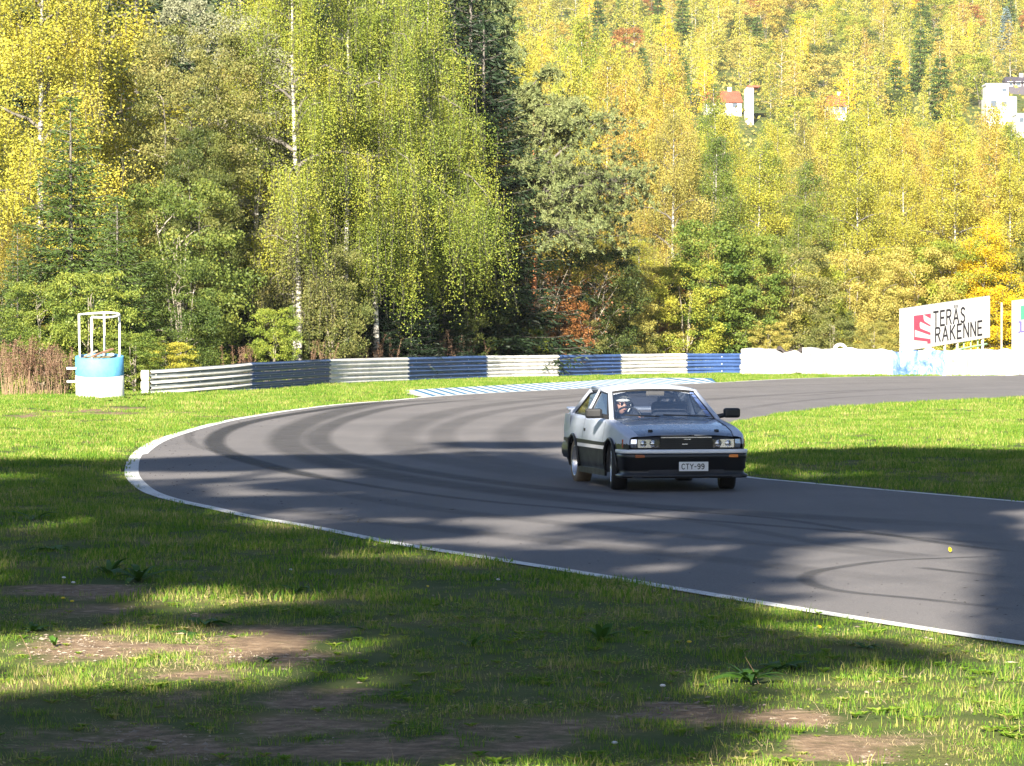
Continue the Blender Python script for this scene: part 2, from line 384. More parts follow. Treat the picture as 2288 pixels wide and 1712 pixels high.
marks = [
 ('strong', .24, [(870,897),(777,908),(642,928),(551,946),(497,966),(479,987),(492,1005),(533,1023),(596,1041),(664,1057),(755,1075)]),
 ('mid', .13, [(596,1041),(664,1057),(755,1075),(913,1100),(1094,1122),(1280,1138),(1500,1158),(1900,1190),(2288,1222)]),
 ('mid', .45, [(1020,892),(845,903),(732,928),(664,955),(642,978),(642,996),(687,1018),(755,1039),(868,1063),(1003,1084),(1280,1118),(1600,1143),(2288,1185)]),
 ('mid', .30, [(1100,890),(900,908),(790,932),(725,960),(712,985),(745,1008),(830,1034),(960,1058),(1200,1090),(1500,1116)]),
 ('faint', .12, [(440,955),(425,968),(422,980),(438,996),(479,1009),(533,1028)]),
 ('mid', .09, [(2240,1244),(2129,1248),(1981,1255),(1870,1270),(1818,1281),(1800,1296),(1833,1313),(1907,1326),(2055,1340),(2288,1366)]),
 ('mid', .10, [(1380,1130),(1500,1141),(1722,1159),(1907,1185),(2129,1218),(2288,1237)]),
 ('faint', .14, [(1400,1150),(1611,1174),(1833,1215),(2018,1237),(2129,1248)]),
 ('mid', .09, [(2050,1268),(2092,1274),(2288,1296)]),
 ('faint', .5, [(1500,872),(1250,890),(1050,912),(930,945),(890,980),(940,1015),(1080,1045),(1300,1078)]),
 ('faint', .35, [(1560,878),(1300,896),(1120,918),(1010,950),(990,985),(1050,1015),(1180,1045),(1330,1065)]),
 ('faint', .4, [(1600,884),(1380,902),(1230,925),(1150,955),(1150,990),(1230,1020)]),
 ('faint', .3, [(2288,850),(1900,858),(1600,868),(1300,882),(1060,900)]),
 ('faint', .5, [(2288,862),(1950,872),(1700,885),(1450,905),(1300,930),(1240,965)]),
 ('faint', .25, [(2288,874),(1960,884),(1760,900),(1600,925)]),
 ('mid', .16, [(1740,889),(1900,877),(2050,871)]),
 ('faint', .3, [(500,1120),(700,1150),(1000,1185),(1500,1240),(2288,1330)]),
 ('faint', .25, [(600,1075),(900,1128),(1200,1165),(1700,1215),(2288,1270)])]
for k, (q, w, P) in enumerate(marks):
    P = smooth([G(*p)[:2] for p in P], 10); n = len(P); z = .0062+.00009*k
    sl_ = np.r_[0, np.cumsum(np.linalg.norm(np.diff(P, axis=0), axis=1))]
    fade = np.clip(np.minimum(np.arange(n), n-1-np.arange(n))/8., 0, 1)
    cols = [(-w, 0), (-.45*w, 1), (.45*w, 1), (w, 0)]
    V = np.vstack([np.c_[offs(P, c), np.full(n, z)] for c, _ in cols]); F = [(j*n+i, j*n+i+1, (j+1)*n+i+1, (j+1)*n+i) for j in range(3) for i in range(n-1)]
    ob = obj('tyre_mark', V, F, RUB[q], road)
    for nm, vals in (('edge', np.concatenate([e*fade for _, e in cols])), ('along', np.tile(sl_, 4))):
        at_ = ob.data.attributes.new(nm, 'FLOAT', 'POINT'); at_.data.foreach_set('value', vals.astype(np.float32))

# crumbs of rubber and soil along the outside of the bend
def crumbs():
    V = []; F = []; r = random.Random(5)
    od = dense(OUT0, .3); od = od[len(od)//3:]
    for k in range(850):
        p = od[r.randrange(len(od))]; q = od[min(len(od)-1, r.randrange(len(od)))]
        x = p[0]+abs(r.gauss(0, 1.0))*.6+r.uniform(-.1,.3); y = p[1]+abs(r.gauss(0, 2.2))*(1 if p[1] < 60 else -1)
        if not inpoly(np.array([x]), np.array([y]), POLY)[0]: continue
        s = r.choice([.004,.006,.008,.011,.016])*(.55 if y < 34 else 1); l = s*r.choice([1,1,1.5,3]); a = r.uniform(0, 6.28); dx, dy = math.cos(a)*l, math.sin(a)*l; n0 = len(V)
        V += [(x-dx, y-dy, .006), (x+dy*s/l, y-dx*s/l, .006), (x+dx, y+dy, .006), (x-dy*s/l, y+dx*s/l, .006), (x, y, .006+s*.45)]
        F += [(n0,n0+1,n0+4),(n0+1,n0+2,n0+4),(n0+2,n0+3,n0+4),(n0+3,n0,n0+4)]
    ob = obj('rubber_crumbs', V, F, plain('dark_crumbs', (.03,.027,.025), .9)); tag(ob, 'dark rubber and soil crumbs scattered along the outside of the bend', 'debris', kind='stuff')
crumbs()

# ------------------------------------------------------------------ blue and white kerb
blue_k = plain('kerb_blue_paint', (.03,.15,.30), .6, var=.2); white_k = plain('kerb_white_paint', (.60,.64,.66), .6, var=.08)
LOp = smooth([G(*p)[:2] for p in [(925,888),(1081,879.5),(1262,870.5),(1370,865.5),(1480,860),(1600,855.5)]], 30)
UPp = smooth([G(*p)[:2] for p in [(907,877),(1081,867.5),(1262,858),(1406,850.5),(1500,848.5),(1590,849.5)]], 30)
def along(P, t):
    s = np.r_[0, np.cumsum(np.linalg.norm(np.diff(P, axis=0), axis=1))]; s /= s[-1]
    return np.array([np.interp(t, s, P[:,0]), np.interp(t, s, P[:,1])])
kerb = empty('kerb', (0,0,0)); kerb['kind'] = 'structure'; kerb['label'] = 'low kerb painted in slanting blue and white stripes along the far edge of the bend'
nb = 30; cuts = []
for i in range(nb):
    cuts += [(i/nb, (i+.58)/nb, white_k), ((i+.58)/nb, (i+1)/nb, blue_k)]
for a_, b_, mt in cuts:
    lo = [along(LOp, min(1, x+.035)) for x in (a_, b_)]; up = [along(UPp, x) for x in (a_, b_)]
    V = [(*lo[0], .006), (*lo[1], .006), (*up[1], .075), (*up[0], .075), (*lo[0], -.05), (*lo[1], -.05), (*up[1], -.05), (*up[0], -.05)]
    obj('kerb_block', V, [(0,1,2,3),(4,5,1,0),(6,7,3,2),(7,4,0,3),(5,6,2,1)], mt, kerb)

# ------------------------------------------------------------------ grass
gmat, t, o = newmat('grass_blades')
g = N(t, 'ShaderNodeNewGeometry')
n1 = noise(t, .55, 5, .6, g.outputs['Position']); n2 = noise(t, 2.3, 4, .6, g.outputs['Position'])
f = mth(t, 'ADD', mth(t, 'MULTIPLY', g.outputs['Random Per Island'], .45), mth(t, 'MULTIPLY', n1.outputs[0], .75))
f = mth(t, 'ADD', f, mth(t, 'MULTIPLY', mth(t, 'SUBTRACT', n2.outputs[0], .5), .55), clamp=True)
r = ramp(t, f, [(.22,(.045,.13,.010)),(.52,(.12,.25,.018)),(.68,(.22,.32,.03)),(.82,(.40,.37,.11)),(.95,(.55,.44,.22))])
b = N(t, 'ShaderNodeBsdfPrincipled'); L(t, r.outputs[0], b.inputs['Base Color']); b.inputs['Roughness'].default_value = .6; b.inputs['Specular IOR Level'].default_value = .3
tr = N(t, 'ShaderNodeBsdfTranslucent'); L(t, r.outputs[0], tr.inputs[0]); mx = N(t, 'ShaderNodeMixShader'); mx.inputs[0].default_value = .4
L(t, b.outputs[0], mx.inputs[1]); L(t, tr.outputs[0], mx.inputs[2]); L(t, mx.outputs[0], o.inputs[0])
def tuft(rg, n, h, spread, w, lean=.5):
    V = []; F = []
    for i in range(n):
        a = rg.uniform(0, 6.28); rr = spread*math.sqrt(rg.random()); x, y = rr*math.cos(a), rr*math.sin(a)
        b = rg.uniform(0, 6.28); hh = h*rg.uniform(.45, 1.15); le = hh*lean*rg.uniform(.2, 1.4); lx, ly = le*math.cos(b), le*math.sin(b)
        c = rg.uniform(0, 6.28); ww = w*rg.uniform(.6, 1.2); wx, wy = ww*math.cos(c), ww*math.sin(c); k = len(V)
        V += [(x-wx, y-wy, -.01), (x+wx, y+wy, -.01), (x+lx*.35+wx*.8, y+ly*.35+wy*.8, hh*.55), (x+lx*.35-wx*.8, y+ly*.35-wy*.8, hh*.55), (x+lx, y+ly, hh*.98)]
        F += [(k, k+1, k+2, k+3), (k+3, k+2, k+4)]
    return V, F
rg = random.Random(3)
tcol = bpy.data.collections.new('grass_tufts')
specs = [(34,.036,.10,.0020),(32,.045,.10,.0020),(28,.03,.09,.0026),(24,.075,.07,.0020), (40,.05,.16,.0045),(40,.06,.16,.005)]
for i, (nn, h, sp_, w) in enumerate(specs):
    V, F = tuft(rg, nn, h, sp_, w); ob = bpy.data.objects.new('tuft_%d' % i, mesh('tuft', V, F, gmat)); tcol.objects.link(ob)
straw = plain('dead_straw', (.34,.27,.15), .8, var=.25, bstr=0)
V, F = tuft(rg, 24, .035, .14, .0013, 3.0); ob = bpy.data.objects.new('tuft_6', mesh('tuft', V, F, straw)); tcol.objects.link(ob)
V = []; F = []
for i in range(46):
    x_, y_, z_ = rg.gauss(0, .07), rg.gauss(0, .07), rg.uniform(.006, .035); s_ = rg.uniform(.005, .010); a_ = rg.uniform(0, 6.28); k = len(V); tl = rg.uniform(-.5, .5)
    for q in range(4): b_ = a_+q*math.pi/2; V.append((x_+s_*math.cos(b_), y_+s_*math.sin(b_)*.8, z_+tl*s_*math.cos(b_)))
    F.append((k, k+1, k+2, k+3))
ob = bpy.data.objects.new('tuft_7', mesh('tuft', V, F, gmat)); tcol.objects.link(ob)
V, F = tuft(rg, 7, .085, .14, .0009, 1.0); o8 = ob = bpy.data.objects.new('tuft_8', mesh('tuft', V, F, straw)); tcol.objects.link(ob)
V = []; F = []
for i in range(8):
    a_ = i*.785+rg.uniform(-.3,.3); l_ = rg.uniform(.03,.06); w_ = .010; c_, s_ = math.cos(a_), math.sin(a_); k = len(V)
    V += [(0,0,.004), (c_*l_*.5-s_*w_, s_*l_*.5+c_*w_, .022), (c_*l_, s_*l_, .026), (c_*l_*.5+s_*w_, s_*l_*.5-c_*w_, .022)]; F.append((k, k+3, k+2, k+1))
ob = bpy.data.objects.new('tuft_9', mesh('tuft', V, F, gmat)); tcol.objects.link(ob)
def gscatter():
    P = []; R = np.random.default_rng(11)
    def area(x0, x1, y0, y1, dens, kinds, sc, wedge=True):
        n = int((x1-x0)*(y1-y0)*dens); x = R.uniform(x0, x1, n); y = R.uniform(y0, y1, n)
        if wedge: k = abs(x) < y*.168+1.5; x, y = x[k], y[k]
        k = ~(inpoly(x, y, POLY) | inpoly(x, y, KERBP)); x, y = x[k], y[k]
        e = edgedist(x, y); s = soil(x, y)
        cl = np.array([mn.noise((a*.8, b*.5, 9)) for a, b in zip(x, y)])
        keep = R.random(len(x)) < np.clip(.97-s*.88+.45*cl, .08, 1); x, y, e, cl, s = x[keep], y[keep], e[keep], cl[keep], s[keep]
        P.append(np.c_[x, y, np.where((s > .3) & (R.random(len(x)) < .35) & (y < 46), 6, R.choice(kinds, len(x))), sc*R.uniform(.6, 1.35, len(x))*(1+.5*cl)*(1-.45*s)*np.clip(.65+e*.9, .65, 1)])
    area(-8, 8, 13, 24, 66, [0,1,2,3,6,7,0,1,2,7,0,1,2,7,0,2,1,8,9,9], 1.0)
    area(-11, 11, 24, 46, 40, [0,1,2,3,4,0,1,4,6,7], 1.1)
    area(-15, 15, 46, 82, 16, [4,5], 1.15)
    area(-22, 26, 82, 160, 9, [4,5], 1.5)
    A = np.vstack(P)
    near = (A[:,1] > 8)
    z = np.zeros(len(A)); e = edgedist(A[:,0], A[:,1])
    for i in range(len(A)):
        x_, y_ = A[i,0], A[i,1]
        z[i] = .05*(.5+.5*mn.noise((x_*.55, y_*.35, 0))+.35*mn.noise((x_*2.1, y_*1.4, 3)))*min(1, max(0, (e[i]-.1)/1.2))-.004
    me = bpy.data.meshes.new('grass'); me.vertices.add(len(A)); me.vertices.foreach_set('co', np.c_[A[:,:2], z].astype(np.float32).ravel())
    for nm, ty, v in (('idx', 'INT', A[:,2].astype(np.int32)), ('scl', 'FLOAT', A[:,3].astype(np.float32)), ('rot', 'FLOAT', R.uniform(0, 6.28, len(A)).astype(np.float32))):
        q = me.attributes.new(nm, ty, 'POINT'); q.data.foreach_set('value', v)
    ob = bpy.data.objects.new('grass', me); link(ob); tag(ob, 'grass on the verge in front, the left bank and the infield', 'grass', kind='stuff')
    ng = bpy.data.node_groups.new('scatter_grass', 'GeometryNodeTree')
    ng.interface.new_socket('Geometry', in_out='INPUT', socket_type='NodeSocketGeometry'); ng.interface.new_socket('Geometry', in_out='OUTPUT', socket_type='NodeSocketGeometry')
    gi = ng.nodes.new('NodeGroupInput'); go = ng.nodes.new('NodeGroupOutput')
    iop = ng.nodes.new('GeometryNodeInstanceOnPoints'); ci = ng.nodes.new('GeometryNodeCollectionInfo')
    ci.inputs[0].default_value = tcol; ci.inputs[1].default_value = True; ci.inputs[2].default_value = True
    iop.inputs['Pick Instance'].default_value = True
    def na(nm, dt):
        q = ng.nodes.new('GeometryNodeInputNamedAttribute'); q.data_type = dt; q.inputs[0].default_value = nm; return q.outputs[0]
    cx = ng.nodes.new('ShaderNodeCombineXYZ'); ng.links.new(na('rot', 'FLOAT'), cx.inputs[2])
    ng.links.new(gi.outputs[0], iop.inputs['Points']); ng.links.new(ci.outputs[0], iop.inputs['Instance'])
    ng.links.new(na('idx', 'INT'), iop.inputs['Instance Index']); ng.links.new(cx.outputs[0], iop.inputs['Rotation']); ng.links.new(na('scl', 'FLOAT'), iop.inputs['Scale'])
    ng.links.new(iop.outputs[0], go.inputs[0])
    md = ob.modifiers.new('scatter', 'NODES'); md.node_group = ng
    print('grass tufts', len(A))
gscatter()
def litter():
    R = random.Random(41); V = []; F = []; k = 0
    Q = np.random.default_rng(41); Yl = Q.uniform(13.5, 27, 30000); Xl = Q.uniform(-1, 1, 30000)*Yl*.17; ok = ~inpoly(Xl, Yl, POLY) & (Q.random(30000) < soil(Xl, Yl)*.9+.05)
    for x, y in zip(Xl[ok][:3200], Yl[ok][:3200]):
        s = R.choice([.003,.004,.006,.008,.012]); l = s*R.choice([1,1,1,2,4]); a = R.uniform(0, 6.28); c, d = math.cos(a), math.sin(a); z = .02; n0 = len(V)
        V += [(x-c*l, y-d*l, z), (x+d*s, y-c*s, z), (x+c*l, y+d*l, z+.002), (x-d*s, y+c*s, z), (x, y, z+s*.8), (x, y, z-.03)]
        F += [(n0,n0+1,n0+4),(n0+1,n0+2,n0+4),(n0+2,n0+3,n0+4),(n0+3,n0,n0+4)]; k += 1
    ob = obj('soil_litter', V, F, plain('pebbles_and_twigs', (.26,.21,.16), .9, var=.5, scale=1.5, bstr=0)); tag(ob, 'pebbles, twigs and soil crumbs on the bare patches in front', 'litter', kind='stuff')
litter()
# ------------------------------------------------------------------ stroke lettering
GLY = {  # polylines in a 1 x 1.0 box (x 0..w, y 0..1)
 'T': (.62, [[(0,1),(.62,1)],[(.31,1),(.31,0)]]), 'E': (.52, [[(.52,1),(0,1),(0,0),(.52,0)],[(0,.52),(.44,.52)]]),
 'R': (.58, [[(0,0),(0,1),(.34,1),(.5,.93),(.54,.76),(.5,.6),(.34,.52),(0,.52)],[(.3,.52),(.58,0)]]),
 'A': (.68, [[(0,0),(.34,1),(.68,0)],[(.12,.34),(.56,.34)]]),
 'Ä': (.68, [[(0,0),(.34,1),(.68,0)],[(.12,.34),(.56,.34)],[(.19,1.13),(.19,1.25)],[(.47,1.13),(.47,1.25)]]),
 'S': (.52, [[(.5,.88),(.38,.98),(.2,1),(.06,.9),(.04,.72),(.16,.58),(.38,.47),(.5,.33),(.5,.14),(.36,.01),(.16,0),(.02,.1)]]),
 'K': (.58, [[(0,0),(0,1)],[(.54,1),(0,.46)],[(.17,.62),(.58,0)]]), 'N': (.6, [[(0,0),(0,1),(.6,0),(.6,1)]]),
 'C': (.56, [[(.54,.84),(.42,.97),(.26,1),(.1,.92),(0,.7),(0,.3),(.1,.08),(.26,0),(.42,.03),(.54,.16)]]),
 'Y': (.6, [[(0,1),(.3,.5),(.6,1)],[(.3,.5),(.3,0)]]), '-': (.36, [[(.02,.47),(.34,.47)]]),
 '9': (.54, [[(.06,.06),(.26,0),(.44,.12),(.52,.4),(.52,.74),(.42,.95),(.26,1),(.1,.95),(.02,.74),(.1,.53),(.26,.47),(.42,.54),(.52,.7)]]),
 'L': (.5, [[(0,1),(0,0),(.5,0)]]), 'J': (.4, [[(.1,1),(.3,1),(.36,.9),(.36,.15),(.28,0),(.08,-.05)]]), ' ': (.3, []), 'I': (.1, [[(.05,0),(.05,1)]]), 'O': (.7, [[(.35,1),(.1,.88),(0,.5),(.1,.12),(.35,0),(.6,.12),(.7,.5),(.6,.88),(.35,1)]]), 'D': (.6,[[(0,0),(0,1),(.3,1),(.52,.86),(.6,.5),(.52,.14),(.3,0),(0,0)]])}
def text_mesh(txt, h, sw, track=.22, sx=1.0):
    """flat letters built from strokes in the (u, v) plane; returns 2-D quads and the total width"""
    Q = []; x = 0
    for ch in txt:
        w, ls = GLY[ch]
        for pl in ls:
            for (a, b), (c, d) in zip(pl[:-1], pl[1:]):
                p = np.array([(x+a)*h*sx, b*h]); q = np.array([(x+c)*h*sx, d*h]); t_ = q-p; l = np.linalg.norm(t_)+1e-9; t_ /= l; nrm = np.array([-t_[1], t_[0]])*sw/2
                p = p-t_*sw*.3; q = q+t_*sw*.3
                Q.append([p-nrm, q-nrm, q+nrm, p+nrm])
        x += w+track
    return Q, (x-track)*h*sx
def letters(name, txt, h, sw, place, mat, parent, u0=0, v0=0, track=.22, sx=1., off=.004, centre=False):
    Q, w = text_mesh(txt, h, sw, track, sx); V = []; F = []
    if centre: u0 -= w/2
    for k, q in enumerate(Q):
        n0 = len(V); e = off+.00015*k
        V += [place(u0+p[0], v0+p[1], e) for p in q]; F.append((n0, n0+1, n0+2, n0+3))
    return obj(name, V, F, mat, parent)

# ------------------------------------------------------------------ crash barrier
M['steelwhite'] = plain('weathered_white_rail', (.72,.69,.66), .55, .0, var=.14, scale=3, bstr=.12)
M['valleyshade'] = plain('rail_valley_shade', (.20,.22,.22), .45, .2, var=.15, scale=3)  # grey painted into the first section's valleys as their grazing-light shade
M['steelblue'] = plain('blue_painted_rail', (.05,.10,.25), .45, .0, var=.2, scale=3, bstr=.1)
M['bolt'] = plain('pale_bolt', (.75,.73,.70), .5)
M['darkpost'] = plain('dark_timber_post', (.08,.065,.05), .9, var=.4)
bpx = [(332,905),(430,890),(555,877),(640,868),(732,861),(820,857.5),(907,854),(1084,847),(1245,844),(1384,840.5),(1531,838),(1661,837)]
def base_at(px, py, s=None): return np.array(G(px, py)[:2])
# the left end is sunk in the bank, so its plan position follows the beam spacing, not the grass line
BP = [np.array(((px-1144)/s_*1.0, FPX/s_)) for px, s_ in ((332,71.5),(430,70.5),(555,68.3),(640,65),(732,61),(820,59),(907,57.3),(1084,53.9),(1245,52.3),(1384,50.6),(1531,49.2),(1661,48.7))]
BZ = np.array([-.20,-.12,0,0,0,0,0,0,0,0,0,0])
BPs = smooth(np.array(BP), 12); bs = np.r_[0, np.cumsum(np.linalg.norm(np.diff(BPs, axis=0), axis=1))]
knot = np.arange(len(BP))*12
def bpos(px):                                   # arc length at a photo column
    pr = BPs[:,0]/BPs[:,1]*FPX+1144; return np.interp(px, pr, bs)
def bpt(s): return np.array([np.interp(s, bs, BPs[:,0]), np.interp(s, bs, BPs[:,1])])
def bz(s): return np.interp(s, bs[knot], BZ)
PROF = [(-.155,0),(-.125,.004),(-.09,.078),(-.058,.078),(-.02,.006),(.02,.006),(.058,.078),(.09,.078),(.125,.004),(.155,0)]
bar = empty('crash_barrier', (0,0,0), 0, 'long three-beam steel crash barrier painted in white and blue sections behind the bend', 'crash barrier')
cuts = [332, 555, 732, 907.6, 1084, 1245, 1384, 1531, 1661]; rb = random.Random(9)
for i in range(8):
    s0, s1 = bpos(cuts[i]), bpos(cuts[i+1]); mt = M['steelblue'] if i % 2 else M['steelwhite']
    if i == 0: mt = M['steelwhite']
    for k in range(3):
        n = max(6, int((s1-s0)/.5)); V = []; F = []; dz = [rb.uniform(-.012, .012) for _ in range(n//4+2)]
        for j in range(n+1):
            s = s0+.004+(s1-s0-.008)*j/n; p = bpt(s); q = bpt(min(s+.05, bs[-1]-.0)); q0 = bpt(max(s-.05, 0)); tt = q-q0; tt /= np.linalg.norm(tt)
            nr = np.array([tt[1], -tt[0]])               # toward the track
            wz = np.interp(j/4, range(len(dz)), dz); dent = .02*mn.noise((s*.5, k*3, i))
            zc = .165+.325*k+bz(s)+wz*(1 if i > 3 else .4)
            for z, o_ in PROF: V.append((*(p+nr*(o_+dent+.06)), zc+z))
        m = len(PROF)
        mi_ = []
        for j in range(n):
            for l in range(m-1): F.append((j*m+l, (j+1)*m+l, (j+1)*m+l+1, j*m+l+1)); mi_.append(1 if (i == 0 and l in (0,3,4,5,8)) else 0)
        ob = obj('rail', V, F, [mt, M['valleyshade']], bar, midx=mi_); so_ = ob.modifiers.new('thick', 'SOLIDIFY'); so_.thickness = .005; so_.offset = -1
BOLT = mesh('bolt', *box((0,0,0), (.05,.02,.03)), M['bolt'])
s = bpos(345)
while s < bs[-1]-.2:
    p = bpt(s); q = bpt(s+.1); a = math.atan2(q[1]-p[1], q[0]-p[0]); nr = np.array([math.sin(a), -math.cos(a)])
    V, F = box((*(p-nr*.05), .38+bz(s)), (.13, .15, 1.08), rz=a); obj('post', V, F, M['darkpost'], bar)
    for k in range(3):
        bo = bpy.data.objects.new('bolt', BOLT); link(bo, bar); bo.location = (*(p+nr*.075), .165+.325*k+bz(s)); bo.rotation_euler = (0, 0, a)
    s += 2.0
for k in range(3):                                   # rounded white nose of each beam at the free end
    p = bpt(0); a = math.atan2(*(bpt(.3)-bpt(0))[::-1]); V = []; F = []; na = 9
    for j in range(na+1):
        th = math.pi*j/na; x = -.16*math.sin(th); y = .10-.16*(1-math.cos(th))*.9
        for z in (-.15, -.09, .09, .15):
            sc_ = .86 if abs(z) > .1 else 1
            V.append((x*sc_, -.06+(y-.02)*sc_ if True else 0, z))
    V = [(p[0]+math.cos(a)*v[0]-math.sin(a)*(-v[1]), p[1]+math.sin(a)*v[0]+math.cos(a)*(-v[1])-.06, v[2]+.165+.325*k+bz(0)) for v in V]
    for j in range(na):
        for l in range(3): F.append((j*4+l, (j+1)*4+l, (j+1)*4+l+1, j*4+l+1))
    ob = obj('end_nose', V, F, M['steelwhite'], bar, smooth=False); so_ = ob.modifiers.new('thick', 'SOLIDIFY'); so_.thickness = .006
    V = []
    for j in range(2):                                # white paint end plate in front of the first beam's web
        pass

# ------------------------------------------------------------------ concrete ring with a white tube cage
M['cwhite'] = plain('white_painted_concrete', (.70,.69,.66), .8, var=.14, scale=5, bstr=.2)
M['cblue'] = plain('light_blue_painted_concrete', (.11,.36,.62), .7, var=.16, scale=5, bstr=.2)
M['wtube'] = plain('white_painted_tube', (.82,.80,.78), .45, var=.05)
M['soilfill'] = plain('dry_soil_and_moss', (.20,.18,.09), .95, var=.5, scale=9, bstr=.8)
M['wood'] = plain('weathered_brown_plank', (.26,.14,.085), .85, var=.35, scale=7, bstr=.3)
M['woodgrey'] = plain('weathered_grey_plank', (.30,.25,.19), .85, var=.35, scale=7, bstr=.3)
sR = 76.4; dR = FPX/sR; xR = (217-1144)/sR
ring = empty('marshal_ring', (xR, dR+.7, 0), 0, 'blue and white painted concrete ring carrying a white tubular cage at the left', 'concrete ring')
ring.rotation_euler = (math.radians(6.5), 0, 0)
def shell(z0, z1, name, mt, RO=.71, RI=.60):
    V, F = lathe([(RO-.004, z0), (RO, z0+.01), (RO, z1-.012), (RO-.012, z1), (RI, z1), (RI, z0)], 48, closed=True); return obj(name, V, F, mt, ring, smooth=True, bevel=0)
for ob in (shell(-.35, .715, 'lower_ring', M['cwhite']), shell(.716, 1.26, 'upper_ring', M['cblue'])):
    ob.data.polygons.foreach_set('use_smooth', [False]*len(ob.data.polygons))
    for p_ in ob.data.polygons: p_.use_smooth = abs(p_.normal.z) < .3
def fillf(u, v):
    a = u*2*math.pi; r_ = v*.599; return (r_*math.cos(a), r_*math.sin(a), 1.20+.05*mn.noise((r_*math.cos(a)*5, r_*math.sin(a)*5, 0)))
V, F = grid(fillf, 28, 7); obj('soil_fill', V, F, M['soilfill'], ring, smooth=True)
for ang in (180-8, -104, 82, 4):
    a = math.radians(ang); x, y = .60*math.cos(a), .60*math.sin(a)
    V, F = tube([(x*.98, y*.98, 1.1), (x, y, 1.8), (x, y, 2.47)], .032, 10); obj('cage_post', V, F, M['wtube'], ring, smooth=True)
pts = [(.60*math.cos(a), .60*math.sin(a), 2.475+.012*math.sin(2*a)) for a in np.linspace(math.radians(-104), math.radians(172), 40)]
V, F = tube(pts, .034, 10); obj('cage_hoop', V, F, M['wtube'], ring, smooth=True)
for z in (.93, .54):
    V, F = box((-.76, -.22, z), (.36, .07, .06)); obj('side_bracket', V, F, M['wtube'], ring, bevel=.006)
# two planks lying on the soil fill
V, F = box((0,0,0), (.95,.11,.045)); V = np.array(V); 
pk = obj('plank', V, F, M['wood'], None, bevel=.004); pk.location = (xR+.13, dR+.22, 1.36); pk.rotation_euler = (0, math.radians(-13), math.radians(58))
tag(pk, 'long brown plank sticking out over the front rim of the concrete ring', 'plank', 'loose planks on the concrete ring')
V, F = box((0,0,0), (.45,.10,.04)); pk2 = obj('plank', V, F, M['woodgrey'], None, bevel=.004); pk2.location = (xR-.26, dR+.62, 1.33); pk2.rotation_euler = (0, math.radians(-22), math.radians(38))
tag(pk2, 'short grey plank lying on the soil inside the concrete ring', 'plank', 'loose planks on the concrete ring')
V, F = lathe([(0,0),(.07,.0),(.085,.03),(.05,.07),(0,.08)], 10); st = obj('stone', V, F, M['cwhite'], None, smooth=True); st.location = (xR+.38, dR+.42, 1.27); tag(st, 'small white stone on the soil at the right of the concrete ring', 'stone')

# ------------------------------------------------------------------ tyre wall under white tarpaulins
def tarpmat(name, blue):
    m, t, o = newmat(name); tc = N(t, 'ShaderNodeTexCoord'); n1 = noise(t, 1.6, 5, .65, tc.outputs['Object'], .6); n2 = noise(t, 7, 4, .6, tc.outputs['Object'])
    if blue:
        mp = N(t, 'ShaderNodeMapping'); mp.inputs['Scale'].default_value = (1.5,1.5,.9); L(t, tc.outputs['Object'], mp.inputs[0]); n3 = noise(t, 1.9, 6, .7, mp.outputs[0], .9)
        sx = N(t, 'ShaderNodeSeparateXYZ'); L(t, tc.outputs['Generated'], sx.inputs[0])
        edge = mth(t, 'MULTIPLY', mth(t, 'SUBTRACT', sx.outputs[0], .35), .07)
        r = ramp(t, mth(t, 'ADD', n3.outputs[0], edge), [(.40,(.04,.10,.30)),(.52,(.16,.25,.48)),(.60,(.40,.43,.48))]); col = r.outputs[0]
    else:
        r = ramp(t, n1.outputs[0], [(.28,(.22,.19,.17)),(.45,(.38,.37,.36)),(.6,(.46,.455,.45))]); col = r.outputs[0]
    pbr(t, o, col, .5, bump=n2.outputs[0], bstr=.25); return m
M['tarp'] = tarpmat('white_tarpaulin', False); M['tarpblue'] = tarpmat('blue_stained_tarpaulin', True)
M['tarpdark'] = plain('dark_brown_sheet', (.055,.045,.042), .7); M['tyrewhite'] = plain('white_painted_tyre', (.74,.71,.67), .7, var=.12); M['tyreblack'] = plain('black_tyre', (.03,.03,.03), .7)
TW = smooth([(XA(1668,152.5),152.5), (XA(1820,150),150), (XA(1990,149.5),149.5), (XA(2288,151),151), (XA(2700,153),153)], 20)
TW = np.array(TW)
def twpt(px):
    pr = TW[:,0]/TW[:,1]*FPX+1144; return np.array([np.interp(px, pr, TW[:,0]), np.interp(px, pr, TW[:,1])])
